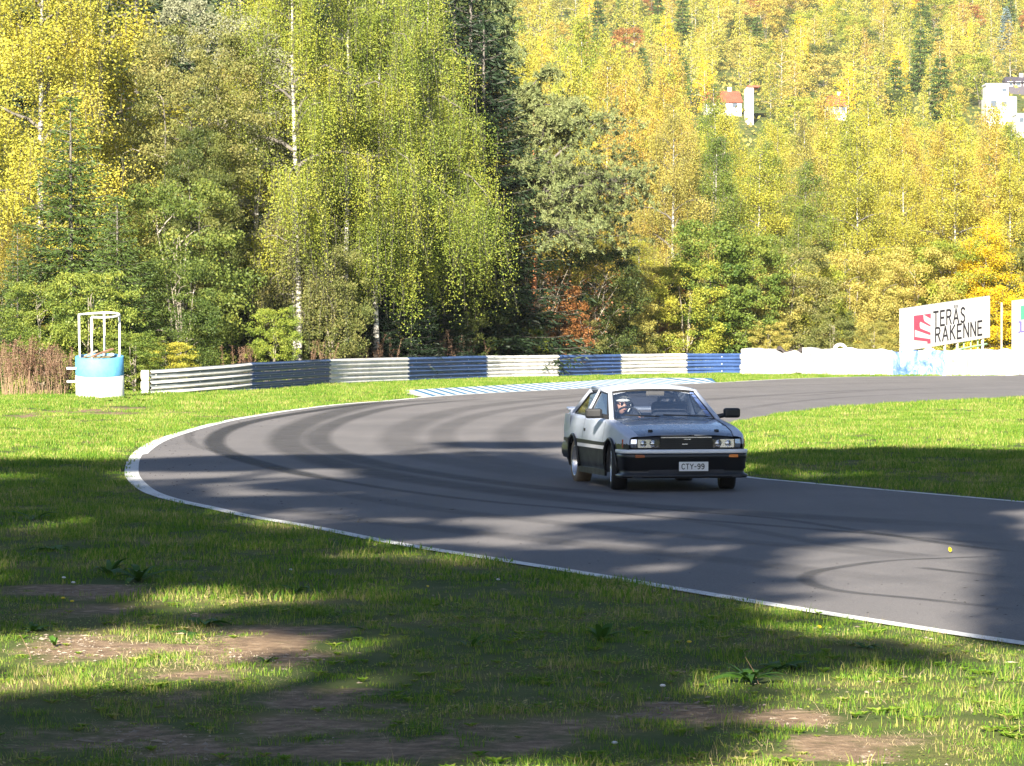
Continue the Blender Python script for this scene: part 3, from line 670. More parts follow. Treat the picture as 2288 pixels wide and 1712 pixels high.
def tarp(name, x0, x1, top, mt, label, seed, gather=None, lift=None):
    o0 = twpt(x0); nu = max(30, int((x1-x0)/2.2)); V = []; F = []
    prof = [0, .12, .25, .4, .55, .7, .83, .92, .97, 1.0, 1.03, 1.06, 1.12, 1.2]
    for i in range(nu+1):
        px = x0+(x1-x0)*i/nu; p = twpt(px); q = twpt(px+2); q0 = twpt(px-2); tt = (q-q0)/np.linalg.norm(q-q0); nr = np.array([tt[1], -tt[0]])
        H_ = np.interp(px, [a for a, _ in top], [(ZA(b, p[1])) for _, b in top])
        s_ = p[0]
        for f in prof:
            fold = .09*mn.noise((s_*1.6+seed, f*.6, seed))+.06*mn.noise((s_*4.3, f*1.6+seed, 2*seed))+.012*mn.noise((s_*11, f*5, seed))
            rib = .07*abs(math.sin(s_*math.pi/.68+seed))*(1-abs(f-.5))
            if gather is not None: fold += .22*math.exp(-((px-gather-(.6-f)*55)/14)**2)*(1-f*.6)*np.sign(1)
            if f <= 1: z = H_*f*(1)+.07*f*mn.noise((s_*2.2, 6, seed)); out = .30+rib+fold+.06*(1-f)
            else: z = H_+.09*mn.noise((s_*2.2, f*6, seed))-(f-1)*.15; out = .28+rib*.3+fold-(f-1)*4.2
            if f == 0: z = .0+max(0, .10*mn.noise((s_*1.3, 0, seed+5)))+(lift(px) if lift else 0)
            V.append((p[0]+nr[0]*out, p[1]+nr[1]*out, z))
    m = len(prof)
    for i in range(nu):
        for l in range(m-1): F.append((i*m+l, (i+1)*m+l, (i+1)*m+l+1, i*m+l+1))
    ob = obj(name, V, F, mt, None, smooth=True); tag(ob, label, 'tarpaulin', 'tarpaulins over the tyre wall'); return ob
tarp('tarpaulin', 1676, 1806, [(1676,779),(1730,779),(1740,782),(1752,791),(1762,787),(1783,781),(1800,795),(1806,800)], M['tarp'], 'white tarpaulin with a torn sagging top edge beside the blue end of the barrier', 2.3, None, lambda x: .13*math.exp(-((x-1795)/14)**2))
tarp('tarpaulin', 1800, 1990, [(1800,776),(1815,776),(1830,782),(1862,780),(1900,778),(1990,783)], M['tarp'], 'broad white tarpaulin with a deep brownish fold below the poking white tyre', 7.7, 1838)
tarp('tarpaulin', 1988, 2108, [(1988,782),(2000,787),(2030,783),(2108,784)], M['tarpblue'], 'crumpled white tarpaulin with blue stains left of and under the red logo board', 11.1)
tarp('tarpaulin', 2106, 2700, [(2106,783),(2180,782),(2240,780),(2288,783),(2700,782)], M['tarp'], 'long plain white tarpaulin running out of the picture on the right', 15.9)
def tyre(R=.31, w=.19, ri=.19, n=24):
    prof = [(ri, -w*.35), (ri+.03, -w*.5), (R-.05, -w*.5), (R-.012, -w*.42), (R, -w*.2), (R, w*.2), (R-.012, w*.42), (R-.05, w*.5), (ri+.03, w*.5), (ri, w*.35)]
    return lathe(prof, n, closed=True)
V, F = tyre(.33, .235); tm = mesh('stacked_tyre', V, F, M['tyrewhite'], True); tmb = mesh('stacked_tyre', V, F, M['tyreblack'], True)
p = twpt(1671)
for k in range(5):
    ob = bpy.data.objects.new('stacked_tyre', tm); link(ob); ob.location = (p[0]-.02+rb.uniform(-.03,.03), p[1]-.05, .12+.237*k); ob.rotation_euler = (0, 0, k)
    tag(ob, ['lowest', 'second lowest', 'middle', 'second highest', 'topmost'][k]+' white tyre in the bare stack at the left end of the tyre wall', 'tyre', 'white painted tyres of the tyre wall')
for px, py, mt, tilt, lab in ((1877,783,tm,.0,'white tyre poking out above the broad tarpaulin near the middle of the wall'), (2076,793,tm,0,'white tyre arc poking out just below the red logo board')):
    q = PT(px, py, twpt(px)[1]+.15); ob = bpy.data.objects.new('poking_tyre', mt); link(ob); ob.location = q; ob.rotation_euler = (math.pi/2, 0, .15); tag(ob, lab, 'tyre', 'white painted tyres of the tyre wall')
# dark sheets showing through the torn top of the first tarpaulin
for x0, x1, y0, sd, lab in ((1734,1772,774,1,'dark brown sheet bulging up from the torn top of the tyre wall'), (1766,1810,779,4,'dark flap hanging into the gap between two white tarpaulins')):
    def ff(u, v, x0=x0, x1=x1, y0=y0, sd=sd):
        px = x0+(x1-x0)*u; p = twpt(px); hgt = ZA(y0+4*math.cos(u*9+sd)+(10*u if sd == 1 else 0), p[1]); return (p[0], p[1]-.16+.4*v+.05*mn.noise((u*6,v*4,sd)), hgt-.55*abs(v-.45)**1.3-(0 if 0 < u < 1 else .2))
    V, F = grid(ff, 16, 8); ob = obj('dark_sheet', V, F, M['tarpdark'], None, smooth=True); tag(ob, lab, 'sheet')

# ------------------------------------------------------------------ boards on the slope behind the tyre wall
M['board'] = plain('white_board', (.44,.435,.435), .5, var=.02, bstr=.02); M['print_red'] = plain('red_print', (.72,.05,.085), .5, var=.03, bstr=0)
M['print_black'] = plain('black_print', (.02,.018,.022), .5, var=.03, bstr=0); M['print_green'] = plain('green_print', (.08,.62,.20), .5, var=.03, bstr=0); M['print_violet'] = plain('violet_print', (.16,.13,.55), .5, var=.03, bstr=0)
M['palegreen'] = plain('pale_green_rail', (.25,.42,.24), .7); M['palewood'] = plain('pale_timber', (.50,.42,.34), .8, var=.25)
def board(name, TL, TR, BR, BL, dl, dr, label, th=.12):
    a, b, c, d = PT(*TL, dl), PT(*TR, dr), PT(*BR, dr), PT(*BL, dl)
    U = (b-a); Wd = U.length; Nn = Vector((U.y, -U.x, 0)).normalized()
    if Nn.y > 0: Nn = -Nn
    root = empty(name, ((a.x+b.x)/2, (a.y+b.y)/2, 0), 0, label, 'billboard', 'billboards behind the tyre wall'); O = Vector(root.location)
    def place(u, v, e=0):                        # u, v 0..1 over the face, e metres in front of it
        top = a.lerp(b, u); bot = d.lerp(c, u); return tuple(bot.lerp(top, v)+Nn*e-O)
    V = [place(u, v, e) for e in (0, -th) for u, v in ((0,0),(1,0),(1,1),(0,1))]
    obj('panel', V, [(0,1,2,3),(7,6,5,4),(1,0,4,5),(2,1,5,6),(3,2,6,7),(0,3,7,4)], M['board'], root)
    return root, place
b1, pl = board('logo_board', (2014,690), (2212,661), (2212,754), (2014,786), 158, 162.5, 'white board with black TERÄS RAKENNE lettering and a red striped logo')
# face coordinates measured over the board: 0..1 in u and v
def poly(name, pts, mat, parent, place, e=.006):
    return obj(name, [place(u, v, e) for u, v in pts], [tuple(range(len(pts)))], mat, parent)
Lx = lambda x: (x-245)/1420.
def Lf(x, y):                                   # zoomed-photo pixel -> face coordinates
    u = Lx(x); yt = 372+(157-372)*u; yb = 1048+(815-1048)*u; return u, (yb-y)/(yb-yt)
for P in ([(438,482),(588,464),(592,535),(612,572),(690,625),(690,650),(640,630),(560,574),(540,572),(532,640),(545,680),(560,690),(695,742),(695,784),(455,700),(455,812),(585,835),(695,855),(698,915),(648,915),(648,880),(438,860)],
          [(592,462),(702,444),(702,524),(640,488)]):
    if len(P) > 6:
        # the tall S-like mark is split into convex pieces
        for j, Q in enumerate(([(438,482),(588,464),(594,540),(540,574),(530,600),(532,650),(545,684),(438,688)], [(588,500),(594,540),(612,572),(702,628),(702,652),(540,574)],
                  [(438,688),(545,684),(700,745),(700,786),(452,702),(438,702)], [(438,702),(452,702),(452,812),(438,812)], [(438,812),(700,848),(700,890),(438,862)], [(648,870),(700,876),(700,916),(648,918)])):
            poly('logo_stripe', [Lf(*q) for q in Q], M['print_red'], b1, pl, .006+.002*j)
    else: poly('logo_stripe', [Lf(*q) for q in P], M['print_red'], b1, pl, .020)
def lat(u0, v0, hw, hh):
    return lambda u, v, e=0: pl(u0+u*hw, v0+v*hh, e)
Wb, Hb = 4.35, 1.98
def ptext(t_, x0, ybase, xe, h, root, place):
    Q, w = text_mesh(t_, 1., .15, .30); sx = (Lx(xe)-Lx(x0))/w
    V = []; F = []; u0, v0 = Lf(x0, ybase)
    for k, q in enumerate(Q):
        n0 = len(V); V += [place(u0+p[0]*sx, v0+p[1]*h, .006+.0002*k) for p in q]; F.append((n0,n0+1,n0+2,n0+3))
    obj('lettering', V, F, M['print_black'], root)
ptext('TERÄS', 750, 650, 1250, .335, b1, pl); ptext('RAKENNE', 782, 893, 1530, .325, b1, pl)
for u in (.50, .64, .93):
    q = Vector(pl(u, 0, -.1)); V, F = box((q.x, q.y, q.z/2-.05), (.11,.11,q.z+.1)); obj('post', V, F, M['palewood'], b1)
for u in (.72, .80, .88):
    q = Vector(pl(u, 0, -.12)); V, F = box((q.x, q.y, q.z-.25), (.06,.06,.5)); obj('rail_upright', V, F, M['palegreen'], b1)
q, q2 = Vector(pl(.62, -.17, -.1)), Vector(pl(.98, -.15, -.1)); V, F = tube([q, q2], .05, 6); obj('lower_rail', V, F, M['palegreen'], b1)
b2, pl2 = board('side_board', (2265,672), (2520,635), (2520,752), (2265,784), 158, 164, 'white board at the right edge showing a green shape over violet letters')
poly('green_shape', [(.058,.60),(.058,.87),(.16,.90),(.16,.60)], M['print_green'], b2, pl2)
V = []; F = []
for t_, u0 in (('J', .036), ('L', .062)):
    Q, w = text_mesh(t_, 1., .16, .2)
    for k, q in enumerate(Q):
        n0 = len(V); V += [pl2(u0+p[0]*.055, .36+p[1]*.20, .006+.0002*k) for p in q]; F.append((n0,n0+1,n0+2,n0+3))
obj('lettering', V, F, M['print_violet'], b2)
for u in (.05, .5, .95):
    q = Vector(pl2(u, 0, -.1)); V, F = box((q.x, q.y, q.z/2-.05), (.11,.11,q.z+.1)); obj('post', V, F, M['palewood'], b2)
q = PT(2238, 700, 166); V, F = tube([(q.x,q.y,0),(q.x,q.y,ZA(676,166))], .05, 8); ob = obj('thin_post', V, F, M['palewood']); tag(ob, 'thin pale post standing between the two billboards', 'post')
# ------------------------------------------------------------------ trees
def curve(p, d, L_, droop, n=7, wob=.05, rg=None):
    """limb starting at p toward d, bending down by droop"""
    s = np.linspace(0, 1, n)[:,None]; d = np.asarray(d, float); d /= np.linalg.norm(d)
    P = np.asarray(p)+d*L_*s; P[:,2] -= droop*L_*(s[:,0]**2)
    if wob: P[1:] += rg.normal(0, wob*L_*.3, (n-1, 3))*s[1:]
    return P
class Tree:
    def __init__(s, seed): s.r = np.random.default_rng(seed); s.tr = MB(); s.br = MB(); s.P = []; s.A = []; s.Bv = []
    def trunk(s, H, r0, lean=(0,0), n=10, wob=.02):
        z = np.linspace(0, 1, n); P = np.c_[lean[0]*z**1.3*H, lean[1]*z**1.3*H, z*H-.3]; P[1:,:2] += np.cumsum(s.r.normal(0, wob*H*.12, (n-1, 2)), 0)
        s.T = P; s.H = H; s.tr.tube(P, r0*(1-.93*z)+.008, 8); return P
    def at(s, z): return np.array([np.interp(z, s.T[:,2], s.T[:,0]), np.interp(z, s.T[:,2], s.T[:,1]), z])
    def leaves(s, P, size, up=.3, asp=.62, flat=None):
        """rhombic leaves centred on P; random facing with a bias"""
        n = len(P); r = s.r
        a = r.normal(0, 1, (n, 3)); a /= np.linalg.norm(a, axis=1)[:,None]
        if flat is not None: a = a+flat; a /= np.linalg.norm(a, axis=1)[:,None]
        b = np.cross(a, r.normal(0, 1, (n, 3))); b /= np.linalg.norm(b, axis=1)[:,None]+1e-9
        sz = size*r.uniform(.6, 1.25, n)[:,None]
        s.P.append(P); s.A.append(a*sz*.5); s.Bv.append(b*sz*.5*asp)
    def needles(s, P, D, length, w):
        n = len(P); b = np.cross(D, s.r.normal(0, 1, (n, 3))); b /= np.linalg.norm(b, axis=1)[:,None]+1e-9
        l = length*s.r.uniform(.6, 1.2, n)[:,None]; s.P.append(P+D*l*.5); s.A.append(D*l*.5); s.Bv.append(b*w*.5)
    def crown(s):
        P = np.vstack(s.P); A = np.vstack(s.A); B = np.vstack(s.Bv); n = len(P)
        V = np.stack([P-A, P+B, P+A, P-B], 1).reshape(-1, 3); return V, np.arange(4*n).reshape(-1, 4)
    def meshes(s, bark, twig, leaf):
        V, F = s.crown(); print('   leaves', len(F))
        return (mesh('trunk', s.tr.V, s.tr.F, bark, True), mesh('branches', s.br.V, s.br.F, twig, True) if s.br.V else None, mesh('crown', V, F, leaf))
def gen_birch(seed, H, R, z0, nl=34, droop=1.2, ns=26, step=.06, leaf=.085, lean=(0,0), bend=.55, jit=.05, r0=None, elev=(35,62), top=.97, lat=.13):
    t = Tree(seed); r = t.r; t.trunk(H*top, r0 or .011*H, lean)
    for i in range(nl):
        u = (i+.5)/nl; z = z0+(H*top-z0)*u**.85; prof = (1-.82*u**1.6)*(.55+.45*min(1, u*5))
        L_ = R*prof*r.uniform(.75, 1.2)*1.25; az = i*2.4+r.normal(0, .3); el = math.radians(r.uniform(*elev))
        d = (math.cos(az)*math.cos(el), math.sin(az)*math.cos(el), math.sin(el))
        C = curve(t.at(z), d, L_, bend, 7, .12, r); t.br.tube(C, np.linspace(.022*L_+.006, .006, 7), 4, False)
        k = int(ns*L_/R)+4; s_ = r.uniform(.18, 1.05, k)**.8
        B = np.stack([np.interp(s_, np.linspace(0,1,7), C[:,j]) for j in range(3)], 1)+r.normal(0, lat*L_+.05, (k, 3))*np.array([1,1,.5])
        ln = droop*r.uniform(.3, 1.3, k)*(.5+.6*s_); drift = r.normal(0, .10, (k, 2))
        for b, l, dr in zip(B, ln, drift):
            m = max(4, int(l/step)); q = np.linspace(0, 1, m)[:,None]
            P = b+np.c_[q*dr[0]*l, q*dr[1]*l, -q*l]+r.normal(0, jit, (m, 3)); P = P[P[:,2] > .25]
            if len(P): t.leaves(P, leaf, flat=np.array([0,0,-.5]))
            if r.random() < .25: t.br.tube([b, b+np.array([dr[0]*l, dr[1]*l, -l])], .005, 3, False)
    return t
def gen_bushy(seed, H, R, z0, nl=26, nc=240, m=95, cr=.38, leaf=.095, stems=3, flatz=.6, r0=None, spread=.9, topr=.25):
    t = Tree(seed); r = t.r
    for k in range(stems):
        ln = (r.normal(0, .09)*spread, r.normal(0, .07)*spread); t.trunk(H*r.uniform(.75, .95), (r0 or .009*H)*(1 if k == 0 else .7), ln, wob=.05)
        for i in range(nl//stems):
            z = z0+(H*.88-z0)*r.random(); az = r.uniform(0, 6.28); el = math.radians(r.uniform(20, 65)); L_ = R*r.uniform(.5, 1)*(1-.5*z/H)
            C = curve(t.at(z), (math.cos(az)*math.cos(el), math.sin(az)*math.cos(el), math.sin(el)), L_, .25, 6, .15, r); t.br.tube(C, np.linspace(.018*L_+.008, .006, 6), 4, False)
    for i in range(nc):
        th = r.uniform(0, 6.28); u = r.random()**.8; z = z0*.5+(H-z0*.5)*u
        rr = R*(math.sin(math.pi*min(1, (u*(1-topr)+topr*.55)))**.55)*(.35+.65*r.random()**.45)
        lob = 1+.22*mn.noise((math.cos(th)*1.6, math.sin(th)*1.6, z*.55+seed)); c = t.at(min(z, t.T[-1,2]))*np.array([1,1,0])+np.array([rr*lob*math.cos(th), rr*lob*math.sin(th), z])
        q = r.normal(0, 1, (int(m*r.uniform(.5, 1.3)), 3)); q /= np.linalg.norm(q, axis=1)[:,None]; q *= (r.random(len(q))**.5)[:,None]*cr*r.uniform(.6, 1.3)*np.array([1,1,flatz])
        P = c+q; P = P[P[:,2] > .05]
        if len(P): t.leaves(P, leaf, flat=np.array([0,0,.15]))
    return t
def gen_spruce(seed, H, R, z0=.4, leafl=.17, w=.05, dz=.36, sp=.11):
    t = Tree(seed); r = t.r; t.trunk(H, .011*H, n=6, wob=.004); z = z0
    while z < H*.985:
        L0 = R*(1-z/H)**.8+.08; nb = 7 if z < H*.8 else 5; off = r.uniform(0, 6.28)
        for k in range(nb):
            az = off+k*6.283/nb+r.normal(0, .2); L_ = L0*r.uniform(.7, 1.12); slope = -.28+.5*(z/H)
            ss = np.linspace(0, 1, 6); C = np.stack([math.cos(az)*L_*ss, math.sin(az)*L_*ss, z+L_*(slope*ss+.16*ss**2.5)+r.uniform(-.1,.1)], 1)+t.at(z)*np.array([1,1,0])
            t.br.tube(C, np.linspace(.02, .006, 6), 3, False)
            n = max(3, int(L_/sp)); s_ = (np.arange(n)+.6)/n
            B = np.stack([np.interp(s_, ss, C[:,j]) for j in range(3)], 1)
            for side in (-1, 1):
                ll = (.34*L_*(1-s_)**.8+.13)*r.uniform(.7, 1.2, n)
                a2 = az+side*r.uniform(.7, 1.0, n); D = np.stack([np.cos(a2), np.sin(a2), np.full(n, -.30)-r.uniform(0,.25,n)], 1); D /= np.linalg.norm(D, axis=1)[:,None]
                for b, d, l in zip(B, D, ll):
                    m = max(2, int(l/.085)); q = np.linspace(.05, 1, m)[:,None]; t.needles(b+d*l*q, np.repeat(d[None], m, 0)+r.normal(0, .38, (m, 3)), leafl, w)
            t.needles(B, np.repeat((C[-1]-C[0])[None]/L_, n, 0)+r.normal(0, .3, (n, 3)), leafl, w)
        z += dz*r.uniform(.8, 1.2)
    t.needles(np.repeat(t.at(H*.97)[None], 12, 0), np.array([0,0,1.])+r.normal(0, .3, (12,3)), .3, w); return t
def gen_pine(seed, H, R, z0, side=0., lean=(0,0), nl=30, nt=12, leafl=.19):
    t = Tree(seed); r = t.r; t.trunk(H, .0125*H, lean, wob=.03)
    for i in range(nl):
        u = (i+.5)/nl; z = z0+(H*.98-z0)*u; az = i*2.4+r.normal(0, .4); L_ = R*(1-.72*u**1.5)*r.uniform(.65, 1.15)*(1+side*math.cos(az))
        el = math.radians(r.uniform(8, 45)); C = curve(t.at(z), (math.cos(az)*math.cos(el), math.sin(az)*math.cos(el), math.sin(el)), L_, .2, 7, .18, r)
        t.br.tube(C, np.linspace(.018*L_+.008, .006, 7), 5, False)
        for k in range(int(nt*L_/R)+4):
            s_ = r.uniform(.35, 1.05); b = np.array([np.interp(s_, np.linspace(0,1,7), C[:,j]) for j in range(3)])+r.normal(0, .16*L_, 3)*np.array([1,1,.55])
            t.br.tube([C[min(6, int(s_*5))], b], .006, 3, False)
            for j in range(5):
                c = b+r.normal(0, .17, 3)*np.array([1,1,.6]); m = 18; D = r.normal(0, 1, (m, 3))+np.array([0,0,.55]); D /= np.linalg.norm(D, axis=1)[:,None]
                t.needles(np.repeat(c[None], m, 0), D, leafl, .040)
    return t
def gen_stems(seed, H, R, n, m=26, leaf=.09, nleaf=14):
    """bare many-stemmed shrub with a few hanging leaves"""
    t = Tree(seed); r = t.r; t.T = np.array([[0,0,0],[0,0,H]])
    for i in range(n):
        az = r.uniform(0, 6.28); ln = R*r.uniform(.2, 1); h = H*r.uniform(.6, 1); s_ = np.linspace(0, 1, 7)[:,None]
        b = r.normal(0, .12, 2); C = np.c_[b[0]+math.cos(az)*ln*s_**1.5, b[1]+math.sin(az)*ln*s_**1.5, h*s_-.1]+r.normal(0, .03, (7,3)); t.tr.tube(C, np.linspace(.022, .006, 7), 4, False)
        for k in range(m//3):
            q = r.uniform(.4, 1); p = np.array([np.interp(q, s_[:,0], C[:,j]) for j in range(3)]); d = r.normal(0, 1, 3); d[2] = abs(d[2])*1.3; d /= np.linalg.norm(d); l = r.uniform(.3, .9)*H*.2
            t.br.tube([p, p+d*l*.5+r.normal(0,.02,3), p+d*l], [.009,.007,.004], 3, False)
            if nleaf: t.leaves(p+d*l*r.uniform(.3, 1.1, (nleaf,1))+r.normal(0, .08, (nleaf,3)), leaf)
    return t
PROTO = {}
def proto(name, t, bark, twig, leaf): PROTO[name] = t.meshes(M[bark], M[twig], M[leaf])
import time; T0 = time.time()
proto('birch_a', gen_birch(1, 16, 3.4, 2.0, 24, 1.4, 165, .055, .08, jit=.10, lat=.11, r0=.13), 'birchbark', 'bark', 'yellow')
proto('birch_b', gen_birch(2, 15, 2.5, 1.6, 30, .9, 125, .055, .092, jit=.09, r0=.08), 'birchbark', 'bark', 'yellow')
proto('birch_c', gen_birch(3, 14, 2.3, 1.5, 28, .7, 130, .055, .092, lean=(.03,0), jit=.1, r0=.07), 'birchbark', 'bark', 'gold')
proto('weep_a', gen_birch(4, 17, 3.5, 4.0, 19, 2.8, 165, .055, .076, bend=.8, jit=.10, lat=.10, r0=.13), 'birchbark', 'bark', 'weep')
proto('weep_b', gen_birch(5, 19, 3.1, 4.5, 22, 1.9, 150, .055, .076, bend=.65, lean=(.02,0), jit=.10, lat=.10, r0=.13), 'birchbark', 'bark', 'yelgreen')
proto('broad_birch', gen_birch(6, 9.2, 3.2, 2.7, 30, 1.2, 100, .05, .085, bend=.9, elev=(15,55), r0=.2, jit=.11), 'birchbark', 'bark', 'olive')
proto('bushy_a', gen_bushy(7, 10, 2.6, 1.0, nc=230, m=260, cr=.5), 'bark', 'bark', 'green')
proto('bushy_b', gen_bushy(8, 13, 3.0, 2.0, nc=250, m=260, cr=.55, stems=2), 'bark', 'twig', 'olive')
proto('shrub_a', gen_bushy(9, 4, 1.7, .2, nl=12, nc=170, m=100, cr=.34, leaf=.09, stems=4, topr=.4), 'twig', 'twig', 'yelgreen')
proto('shrub_b', gen_bushy(10, 5.5, 2.0, .3, nl=16, nc=120, m=230, cr=.48, leaf=.09, stems=4, topr=.35), 'twig', 'twig', 'fresh')
proto('maple', gen_bushy(11, 7.5, 1.9, .6, nl=16, nc=230, m=90, cr=.42, leaf=.13, stems=1, topr=.3), 'bark', 'bark', 'green')
proto('spruce', gen_spruce(12, 10.8, 2.5), 'bark', 'bark', 'spruce')
proto('pine', gen_pine(13, 12, 3.3, 5.0, .65, (-.015,0), 40, 26), 'pinebark', 'bark', 'pine')
proto('stems', gen_stems(14, 3.8, 1.3, 22, 30, .09, 7), 'twig', 'twig', 'rust')
# small low ones for the far slope
proto('far_birch', gen_birch(21, 12, 2.6, 1.2, 18, 1.3, 20, .16, .25, jit=.2, r0=.07), 'birchbark', 'twig', 'yellow')
proto('far_round', gen_bushy(22, 9, 3.0, .5, nl=9, nc=90, m=60, cr=.8, leaf=.25, stems=2), 'bark', 'twig', 'brownyel')
proto('far_spruce', gen_spruce(23, 11, 2.2, .3, .5, .17, .75, .3), 'bark', 'bark', 'spruce')
print('protos', round(time.time()-T0, 1), 'quads', sum(len(m_[2].polygons) for m_ in PROTO.values()))
NAMES = {'birch_a':('birch_tree','birch'),'birch_b':('birch_tree','birch'),'birch_c':('birch_tree','birch'),'weep_a':('weeping_birch','birch'),'weep_b':('weeping_birch','birch'),'broad_birch':('birch_tree','birch'),
 'bushy_a':('alder_tree','deciduous tree'),'bushy_b':('willow_tree','deciduous tree'),'shrub_a':('shrub','shrub'),'shrub_b':('shrub','shrub'),'maple':('maple_tree','maple'),'spruce':('spruce_tree','spruce'),'pine':('pine_tree','pine'),
 'stems':('bare_shrub','shrub'),'far_birch':('birch_tree','birch'),'far_round':('broadleaf_tree','deciduous tree'),'far_spruce':('spruce_tree','spruce')}
HT = {'birch_a':16,'birch_b':15,'birch_c':14,'weep_a':17,'weep_b':19,'broad_birch':9.2,'bushy_a':10,'bushy_b':13,'shrub_a':4,'shrub_b':5.5,'maple':7.5,'spruce':10.8,'pine':12,'stems':3.8,'far_birch':12,'far_round':9,'far_spruce':11}
def plant(kind, x, y, z, H, rot, label, group=None, leaf=None, wide=1., ident=None, cat=None):
    nm, ct = NAMES[kind]; t_ = empty(ident or nm, (x, y, z), rot, label, cat or ct, group); s_ = H/HT[kind]; t_.scale = (s_*wide, s_*wide, s_)
    tr, br, cr = PROTO[kind]
    a = bpy.data.objects.new('trunk', tr); link(a, t_)
    if br: b = bpy.data.objects.new('branches', br); link(b, t_)
    c = bpy.data.objects.new('crown', cr); link(c, t_); c['kind'] = 'stuff'
    if br: b['kind'] = 'stuff'
    if leaf: c.material_slots[0].link = 'OBJECT'; c.material_slots[0].material = M[leaf]
    return t_
def stand(kind, px, d, toppx, label, **k):        # toppx: height given as a pixel row, or ('m', metres)
    pr_ = BPs[:,0]/BPs[:,1]*FPX+1144; db = float(np.interp(px, pr_, BPs[:,1])) if px < 1665 else 153.
    if px > 300: d = max(d, db+4.6)
    H = toppx[1] if isinstance(toppx, tuple) else (ZA(toppx, d))
    return plant(kind, XA(px, d), d, k.pop('z', 0), H, k.pop('rot', px*.37+d), label, **k)
tr_ = random.Random(21)
# --- front row on the left, one by one
stand('birch_a', 92, 121, ('m',17), 'tall yellow birch with a white trunk at the far left', wide=1.25)
stand('birch_a', -75, 125, ('m',16), 'yellow birch cut by the left edge of the picture', rot=2, wide=1.2)
stand('birch_b', 238, 129, ('m',17.5), 'slender yellow birch just right of the tallest left spruce', wide=1.35, leaf='yellow')
stand('spruce', 158, 112, 215, 'dark green spruce behind the concrete ring, tall and narrow at the top', wide=1.25)
stand('spruce', 262, 110.5, 440, 'mid height spruce with long drooping branches right of the concrete ring cage', rot=1, wide=1.35)
stand('spruce', 40, 110, 500, 'small young spruce at the lower left edge', rot=3)
stand('shrub_a', 200, 107.5, 610, 'yellow green shrub directly behind the white cage', leaf='fresh', wide=.9)
stand('shrub_b', 95, 108, 635, 'leafy green and yellow shrub left of the white cage', leaf='fresh')
stand('shrub_a', -10, 111, 620, 'low green shrub at the left picture edge under the young spruce', leaf='green')
stand('birch_c', 20, 119, 480, 'small golden birch sapling between the left shrubs', leaf='gold', wide=1.5)
stand('birch_c', 300, 130, 380, 'small orange yellow birch in the shade beside the tall willow', wide=1.3)
stand('bushy_b', 375, 126, 60, 'tall grey green willow with arching pale twigs left of centre', leaf='olive', wide=.95)
stand('bushy_a', 425, 124, 290, 'dark green alder with a rounded crown left of the white birch trunk', wide=.62, leaf='green')
stand('bushy_b', 470, 134, 5, 'tall olive willow standing behind the dark green alder', rot=2.2, leaf='grey')
stand('shrub_b', 405, 113, 585, 'dense green shrub behind the grey first section of barrier', leaf='midgreen', wide=.95)
stand('shrub_b', 392, 119, 420, 'green broad-leaved tree above the white barrier end', leaf='midgreen', cat='deciduous tree', ident='alder_tree')
stand('shrub_a', 300, 106.5, 745, 'low yellowish shrub between the concrete ring and the barrier end', leaf='fresh', wide=1.4)
stand('shrub_a', 370, 107, 765, 'low yellow leaved shrub just behind the white barrier end', leaf='yellow', wide=1.6)
stand('shrub_a', 612, 118, 690, 'small green shrub left of the thick white birch trunk', leaf='weep', wide=.8)
stand('broad_birch', 662, 128, 395, 'spreading olive birch on a thick white trunk with bare arching twigs', wide=1.0)
stand('weep_b', 668, 127, ('m',19), 'tall weeping birch whose black and white trunk shows above the olive birch')
stand('birch_a', 575, 138, ('m',18), 'yellow green birch with a white forked trunk near the top left', leaf='yelgreen', rot=4)
stand('weep_a', 840, 121, ('m',16.5), 'large weeping birch with curtains of hanging leaves reaching the barrier', wide=1.05)
stand('weep_a', 955, 125, ('m',17.5), 'weeping birch with long green curtains left of the golden birch', rot=2.6, leaf='weep')
stand('weep_b', 770, 131, ('m',18), 'weeping birch standing between the two trunks at centre left', rot=1)
stand('shrub_b', 740, 121, 560, 'green shrub under the weeping birches beside the white trunk', leaf='olive', wide=.8)
stand('maple', 1075, 127, 470, 'green maple in half shade at the foot of the golden birch')
stand('maple', 1030, 129, 600, 'lower green maple near the barrier under the weeping birch', rot=2, leaf='green')
stand('birch_c', 1050, 147, 110, 'golden brown birch in the shade left of the orange pine trunk', wide=1.45)
stand('pine', 1100, 162, ('m',19), 'tall dark pine behind the golden birch, its top at the picture edge', rot=2.5, wide=.7)
stand('pine', 1187, 145, 172, 'broad pine with an orange upper trunk and blue green needles', rot=0., wide=.88)
stand('stems', 1200, 124, 590, 'bare many-stemmed shrub with a few rusty leaves under the orange pine')
stand('stems', 1290, 127, 610, 'bare leaning shrub right of the pine trunk', rot=2, leaf='rust', wide=1.3)
stand('shrub_a', 1255, 130, 640, 'reddish brown shrub under the pine', leaf='rust', wide=.8)
stand('shrub_a', 1170, 128, 700, 'low green shrub at the foot of the pine')
